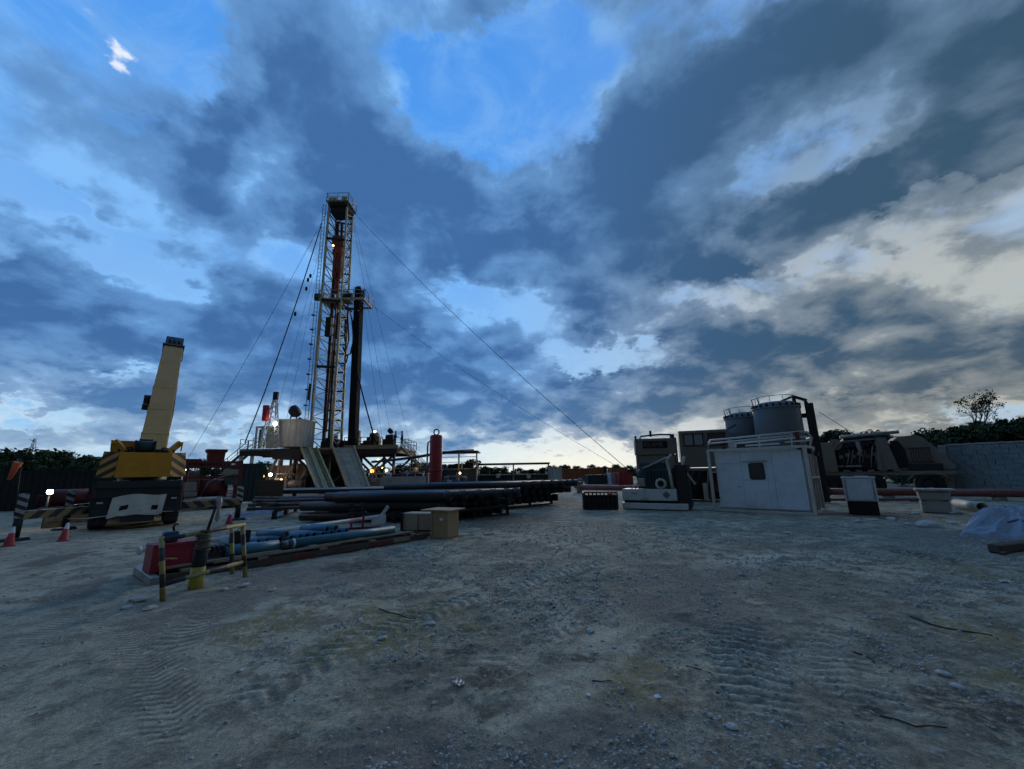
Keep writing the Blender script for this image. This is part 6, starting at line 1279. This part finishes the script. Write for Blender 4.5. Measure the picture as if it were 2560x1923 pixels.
for xx in (.13, .42, .80):
    wheel(t, 0, 0, .62, .5).matrix_local = Matrix.Translation((tp(xx), .2, 0)) @ Matrix.Rotation(math.pi / 2, 4, 'Z')
    g = MB(); g.tube([(tp(xx) - .95, -.1, .85), (tp(xx) - .6, -.1, 1.2), (tp(xx), -.1, 1.32), (tp(xx) + .6, -.1, 1.2), (tp(xx) + .95, -.1, .85)], .06, 6); g.build('wheel_arch', 'tan_paint', t)
for o in list(t.children):
    if o.name.startswith('wheel') and not o.name.startswith('wheel_arch'): pass
# ------------------------------------------------------------------ white cabinet on a black base
q = G(2162, 1288); t = thing('service_cabinet', 'white metal cabinet on a black base in front of the tan truck', 'cabinet', q, facing(q))
MB().box((0, .3, .25), (.86, .6, .46)).build('base', 'pipe_bore', t, .01); MB().box((0, .3, .90), (.94, .66, .82)).build('body', 'cabin_white', t, .015)
MB().box((0, -.04, .90), (.72, .02, .72)).build('door', 'cabin_white', t, .006); MB().box((0, .3, 1.33), (1.0, .72, .05)).build('lid', 'white_paint', t, .01); MB().box((.1, .1, 1.37), (.4, .3, .04)).build('tray', 'paper_white', t)
for sx in (-.39, .39): MB().box((sx, -.05, .90), (.025, .02, .72)).build('door_seam', 'grey_steel', t)
# ------------------------------------------------------------------ concrete blocks, open pipe
q = G(2345, 1284); t = thing('concrete_block', 'stacked concrete blocks with an overhanging cap beside the pipeline', 'concrete block', q, facing(q) + R(5))
MB().box((0, .35, .22), (.78, .7, .42), top=(.97, .97)).build('lower_block', 'concrete', t, .03); MB().box((.02, .35, .62), (.80, .72, .30), top=(1.08, 1.05)).build('upper_block', 'concrete', t, .03); MB().box((.06, .33, .83), (1.05, .85, .09)).build('cap', 'concrete', t, .02)
for sx in (-.3, .3): MB().box((sx, .35, .45), (.12, .6, .05)).build('spacer', 'wood_dark', t)
a, b = G(2392, 1262, .14), G(2452, 1276, .14); a = V(2392, 1258, a.y); b = V(2456, 1268, b.y - .2); joint('white plastic pipe with a dark open mouth on the rubble', a, b, .16, 'frame_cream', None, 'open_pipe', ri=.14, collar=False)
# ------------------------------------------------------------------ block wall
w0 = V(2366, 1200, 25.0); w1 = V(2660, 1200, 21.0); wd = Vector((w1.x - w0.x, w1.y - w0.y, 0)); WL = wd.length
t = thing('block_wall', 'grey concrete block wall behind the pipeline at the right', 'wall', (w0.x, w0.y, 0), math.atan2(wd.y, wd.x)); CH, BL = .285, .62; rows = 10; t['kind'] = 'thing'
MB().box((WL / 2, .12, rows * CH / 2), (WL, .14, rows * CH - .02)).build('mortar_core', 'mortar', t)
bm_ = MB().box((0, 0, 0), (BL - .03, .22, CH - .028)).mesh('block'); bm_.materials.append(MATS['block_grey'])
hm_ = MB().box((0, 0, 0), (BL / 2 - .03, .22, CH - .028)).mesh('block'); hm_.materials.append(MATS['block_grey'])
for k in range(rows):
    x = .34 + (BL / 2 if k % 2 else BL) / 2; first = True
    while x < WL - .2:
        o = bpy.data.objects.new('block', hm_ if first and k % 2 else bm_); COL.objects.link(o); o.parent = t; o.location = (x, .12 + random.uniform(-.006, .006), CH * (k + .5)); o.rotation_euler = (0, 0, R(random.uniform(-.4, .4)))
        x += (BL / 2 + BL) / 2 if first and k % 2 else BL; first = False
MB().box((.16, .1, rows * CH / 2 + .03), (.34, .36, rows * CH + .06)).build('end_pillar', 'concrete', t, .02); MB().box((WL / 2 + .2, .12, rows * CH + .05), (WL - .3, .30, .09)).build('coping', 'concrete', t, .015)
# ------------------------------------------------------------------ tarp heap at the right edge, dark timber
t = heap('tarp_heap', 'pale blue tarpaulin heap tied with dark straps at the right edge', 'tarpaulin', 2625, 1345, 2.6, 1.7, .46, 'tarp_blue', 8)
for pts in ([(-.75, -.6, .27), (-.4, -.55, .42), (-.1, -.7, .33), (.3, -.95, .08)], [(-.55, .1, .5), (-.62, .0, .56), (-.6, -.2, .42)], [(-.9, -.5, .2), (-.2, -.3, .52), (.6, -.35, .55)]): MB().tube(pts, .03, 6).build('strap', 'strap_blue', t)
a, b = G(2488, 1384), G(2640, 1365); t = thing('dark_timber', 'dark timber beam lying below the tarpaulin heap', 'timber', a, math.atan2((b - a).y, (b - a).x)); L = (b - a).length
MB().box((L / 2, 0, .09), (L, .2, .16)).build('beam', 'wood_dark', t, .02); MB().box((.1, -.1, .03), (.5, .06, .05), (0, 0, R(12))).build('splinter', 'wood_dark', t)
# ------------------------------------------------------------------ sticks and litter on the ground
def stick(label, pts, rad):
    P = [G(*p) for p in pts]; o = P[0].copy(); vs = []
    P2 = [P[0]]
    for p0_, p1_ in zip(P[:-1], P[1:]): P2 += [p0_.lerp(p1_, .5) + Vector((random.uniform(-1, 1), random.uniform(-1, 1), 0)) * (p1_ - p0_).length * .03, p1_]
    P = P2; rad *= .55
    for k, p in enumerate(P): vs.append(Vector((p.x - o.x, p.y - o.y, gz(p.x, p.y) + rad * .8)))
    return tag(MB().tube(vs, [rad * (1 - .5 * k / (len(vs) - 1)) for k in range(len(vs))], 7).build('stick', 'stick', loc=(o.x, o.y, 0)), label, 'stick')
stick('longest dark stick lying above the muddy patch on the right', [(2276, 1540), (2330, 1557), (2400, 1578), (2480, 1588)], .022)
stick('dark stick lying below the tyre ruts on the lower right', [(2200, 1790), (2290, 1822), (2370, 1832)], .014)
stick('short dark stick on the middle right ground', [(1715, 1660), (1778, 1684)], .012)
stick('tiny dark stick right of the short stick', [(1790, 1733), (1825, 1725)], .010)
stick('dark stick on the yellowish mud left of centre', [(948, 1522), (1000, 1536), (1040, 1546)], .014)
stick('brown twig on the mud patch right of centre', [(1480, 1704), (1530, 1706)], .010)
stick('curved dark stick above the right tyre rut', [(2135, 1628), (2170, 1640), (2185, 1652)], .018)
def scrap(label, px_, py_, w, d, m='paper_white', name='paper_scrap', tilt=0.08, h=.006):
    p = G(px_, py_); g = MB(); n = 4
    vs = [((i / n - .5) * w, (j / n - .5) * d, .02 * math.sin(i * 1.7 + j * 2.1) * min(1, w * 4)) for j in range(n + 1) for i in range(n + 1)]
    g.add(vs, [(j * 5 + i, j * 5 + i + 1, (j + 1) * 5 + i + 1, (j + 1) * 5 + i) for j in range(n) for i in range(n)]); o = g.build(name, m, loc=(p.x, p.y, gz(p.x, p.y) + .015), rot=(tilt, tilt, facing(p) + random.random()))
    s = o.modifiers.new('t', 'SOLIDIFY'); s.thickness = h; return tag(o, label, 'litter')
scrap('grey rectangular board lying on the middle foreground', 1147, 1712, .075, .11, 'grey_steel', 'small_board', .02, .012)
scrap('white paper scrap on the ground right of centre', 1643, 1746, .05, .04); scrap('small white scrap left of the white paper scrap', 1472, 1745, .03, .03)
scrap('white scrap lying far right below the tarpaulin', 2516, 1456, .16, .06); scrap('white scrap on the ground before the white cabin', 1970, 1333, .22, .1)
scrap('thin pale card lying left of the grey board', 1021, 1713, .08, .03, 'carton'); scrap('pale scrap among the left foreground gravel', 1085, 1760, .05, .03, 'carton')
scrap('small white scrap near the cardboard carton', 1258, 1380, .1, .05); scrap('flat pale slab in the ground right of the crate', 1225, 1337, .35, .12, 'carton')
# ------------------------------------------------------------------ trees
def leaf_mat(name, c1, c2):
    m = bpy.data.materials.new(name); m.use_nodes = True; t = NT(m.node_tree); b = t.n['Principled BSDF']
    pos = t.n.new('ShaderNodeNewGeometry').outputs['Position']; n = t.noise(pos, 1.1, 4, 0.6)
    t.put(b.inputs['Base Color'], t.mix(t.mapr(n, 0.35, 0.65), c1, c2)); b.inputs['Roughness'].default_value = 0.7; b.inputs['Specular IOR Level'].default_value = 0.2
    MATS[name] = m
leaf_mat('leaf_dark', (0.022, 0.046, 0.026), (0.050, 0.085, 0.036)); leaf_mat('leaf_bright', (0.03, 0.06, 0.016), (0.06, 0.10, 0.03))
def tree_proto(seed, h, w, leaf, nleaf, m='leaf_dark', clumps=26, low=.12):
    rg = np.random.default_rng(seed); tr = MB(); pts = []
    cl_ = []
    for k in range(clumps):
        f = low + (1 - low) * rg.random() ** .8; rad = w / 2 * (1 - max(0, f - .5) ** 2 * 2.6) * (.35 + .65 * rg.random()); a = rg.random() * 6.283
        cl_.append((rad * math.cos(a), rad * math.sin(a), h * f, w * (.10 + .13 * rg.random())))
    tr.tube([(0, 0, -.1), (.05 * w * .3, 0, h * .25), (-.03 * w, .02 * w, h * .55), (0, 0, h * .85)], [.035 * h, .026 * h, .016 * h, .005 * h], 7)
    for c in cl_[:14]: z0 = h * (.15 + .4 * rg.random()); tr.tube([(0, 0, z0), (c[0] * .5, c[1] * .5, (z0 + c[2]) / 2 + .1), (c[0], c[1], c[2])], [.012 * h, .008 * h, .003 * h], 5)
    cc = np.array(cl_); pick = rg.integers(0, len(cc), nleaf); d = rg.normal(size=(nleaf, 3)); d /= np.linalg.norm(d, axis=1)[:, None]; rr = cc[pick, 3] * rg.random(nleaf) ** .45
    P = cc[pick, :3] + d * rr[:, None] * np.array([1, 1, .75]); P[:, 2] = np.clip(P[:, 2], .05, None)
    u = rg.normal(size=(nleaf, 3)); u /= np.linalg.norm(u, axis=1)[:, None]; v = np.cross(u, rg.normal(size=(nleaf, 3))); v /= np.linalg.norm(v, axis=1)[:, None]; s = leaf * (.6 + .8 * rg.random(nleaf))[:, None]
    vs = np.stack([P - u * s, P + v * s * .5, P + u * s, P - v * s * .5], 1).reshape(-1, 3); fs = np.arange(nleaf * 4).reshape(-1, 4)
    me = bpy.data.meshes.new('crown'); me.from_pydata(vs.tolist(), [], fs.tolist()); me.materials.append(MATS[m]); tm = tr.mesh('trunk'); tm.materials.append(MATS['bark'])
    return tm, me
PR = [tree_proto(1, 6, 6.5, .26, 2600), tree_proto(2, 5, 6.0, .24, 2400), tree_proto(3, 7, 5.5, .26, 2600), tree_proto(4, 4.5, 5.5, .22, 2200, 'leaf_bright'), tree_proto(5, 5, 5, .15, 4200), tree_proto(6, 5, 6, .15, 4600)]
def tree(kind, x, y, sc_, label, group, rz=None, sz=None):
    t = thing('bushy_tree', label, 'tree', (x, y, -.05), random.random() * 6 if rz is None else rz, group); tm, cm = PR[kind]
    t.scale = (sc_, sc_, sz or sc_)
    for nm, me in (('trunk', tm), ('crown', cm)): o = bpy.data.objects.new(nm, me); COL.objects.link(o); o.parent = t
    return t
def row(pxs, Y, ytop, label, group, kinds, dY=6, wob=13):
    for k, px_ in enumerate(pxs):
        yy = Y + random.uniform(-dY / 2, dY / 2); yt = ytop(px_) + random.uniform(-wob, wob); p = V(px_, yt, yy); kd = kinds[k % len(kinds)]; h = (6, 5, 7, 4.5, 5, 5)[kd]
        tree(kd, p.x, yy, max(.5, p.z / h) * 1.12, label + ', %s from the left' % ORD[k], group, sz=p.z / h * 1.0)
row(range(-70, 275, 22), 62, lambda x: 1142 + .03 * x, 'dark bushy tree in the row beyond the dark containers', 'trees beyond the containers', (0, 1, 2, 1))
row((-20, 48, 140, 228), 58, lambda x: 1134 + .05 * x, 'taller ragged dark tree rising out of the row beyond the containers', 'taller trees beyond the containers', (2, 0), dY=3, wob=3)
row(range(-60, 270, 40), 52, lambda x: 1166, 'dark bushy tree in the lower front row beyond the containers', 'lower trees beyond the containers', (1, 3, 0))
row(range(420, 660, 34), 75, lambda x: 1166, 'dark bushy tree behind the red machine and rig cabin', 'trees behind the red machine', (0, 1, 3))
row(range(660, 1000, 42), 88, lambda x: 1172, 'dark bushy tree behind the rig substructure', 'trees behind the rig', (1, 0, 2))
row(range(1005, 1400, 36), 62, lambda x: 1158 if x < 1210 else 1170, 'dark bushy tree behind the mud tanks', 'trees behind the mud tanks', (0, 3, 1), wob=8)
row(range(1380, 1720, 32), 90, lambda x: 1165, 'dark bushy tree far behind the orange containers', 'trees behind the orange containers', (1, 0, 2), wob=3)
row(range(2060, 2270, 40), 45, lambda x: 1098, 'dark bushy tree showing above the tan truck', 'trees behind the tan truck', (4, 5), dY=4)
row(range(2290, 2700, 34), 33, lambda x: 1096 - .14 * (x - 2290), 'dark bushy tree above the block wall', 'trees behind the block wall', (4, 5, 4), dY=5, wob=8)
row((2310, 2390, 2460, 2540, 2620), 29.5, lambda x: 1112 - .1 * (x - 2290), 'dark low bush just behind the block wall', 'bushes behind the block wall', (5, 4), dY=2)
# one sparse, nearly bare tree standing out
p = V(2472, 1150, 34); t = thing('bare_tree', 'sparse nearly bare tree rising above the hedge on the right', 'tree', (p.x, 34, 0)); H_ = V(2480, 1000, 34).z
g = MB(); tips = []; rb_ = random.Random(5)
def grow_b(a, d, L, rad, lv):
    b = a + d * L; mid = a.lerp(b, .5) + Vector((rb_.uniform(-.1, .1), rb_.uniform(-.1, .1), .05)) * L; g.tube([a, mid, b], [rad, rad * .8, rad * .6], 5)
    if lv == 0: tips.append(b); return
    for _ in range(5 if lv == 4 else 3):
        nd = (d + Vector((rb_.uniform(-.75, .75), rb_.uniform(-.6, .6), rb_.uniform(-.3, .4)))).normalized(); grow_b(b if rb_.random() < .7 else mid, nd, L * (rb_.uniform(.20, .28) if lv == 4 else rb_.uniform(.6, .9)), rad * .55, lv - 1)
for s in (-.12, .12): grow_b(Vector((s, 0, 0)), Vector((s * .5, 0, 1)).normalized(), H_ * .64, .075, 4)
g.build('trunk', 'bark', t); lv = MB(); 
for q in tips:
    for _ in range(5): c = q + Vector((rb_.gauss(0, .10), rb_.gauss(0, .10), rb_.gauss(0, .06))); u = Vector((rb_.gauss(0, 1), rb_.gauss(0, 1), rb_.gauss(0, 1))).normalized() * .07; v = u.cross(Vector((rb_.gauss(0, 1), rb_.gauss(0, 1), 1))).normalized() * .05; lv.add([c - u, c + v, c + u, c - v], [(0, 1, 2, 3)])
lv.build('crown', 'leaf_dark', t)
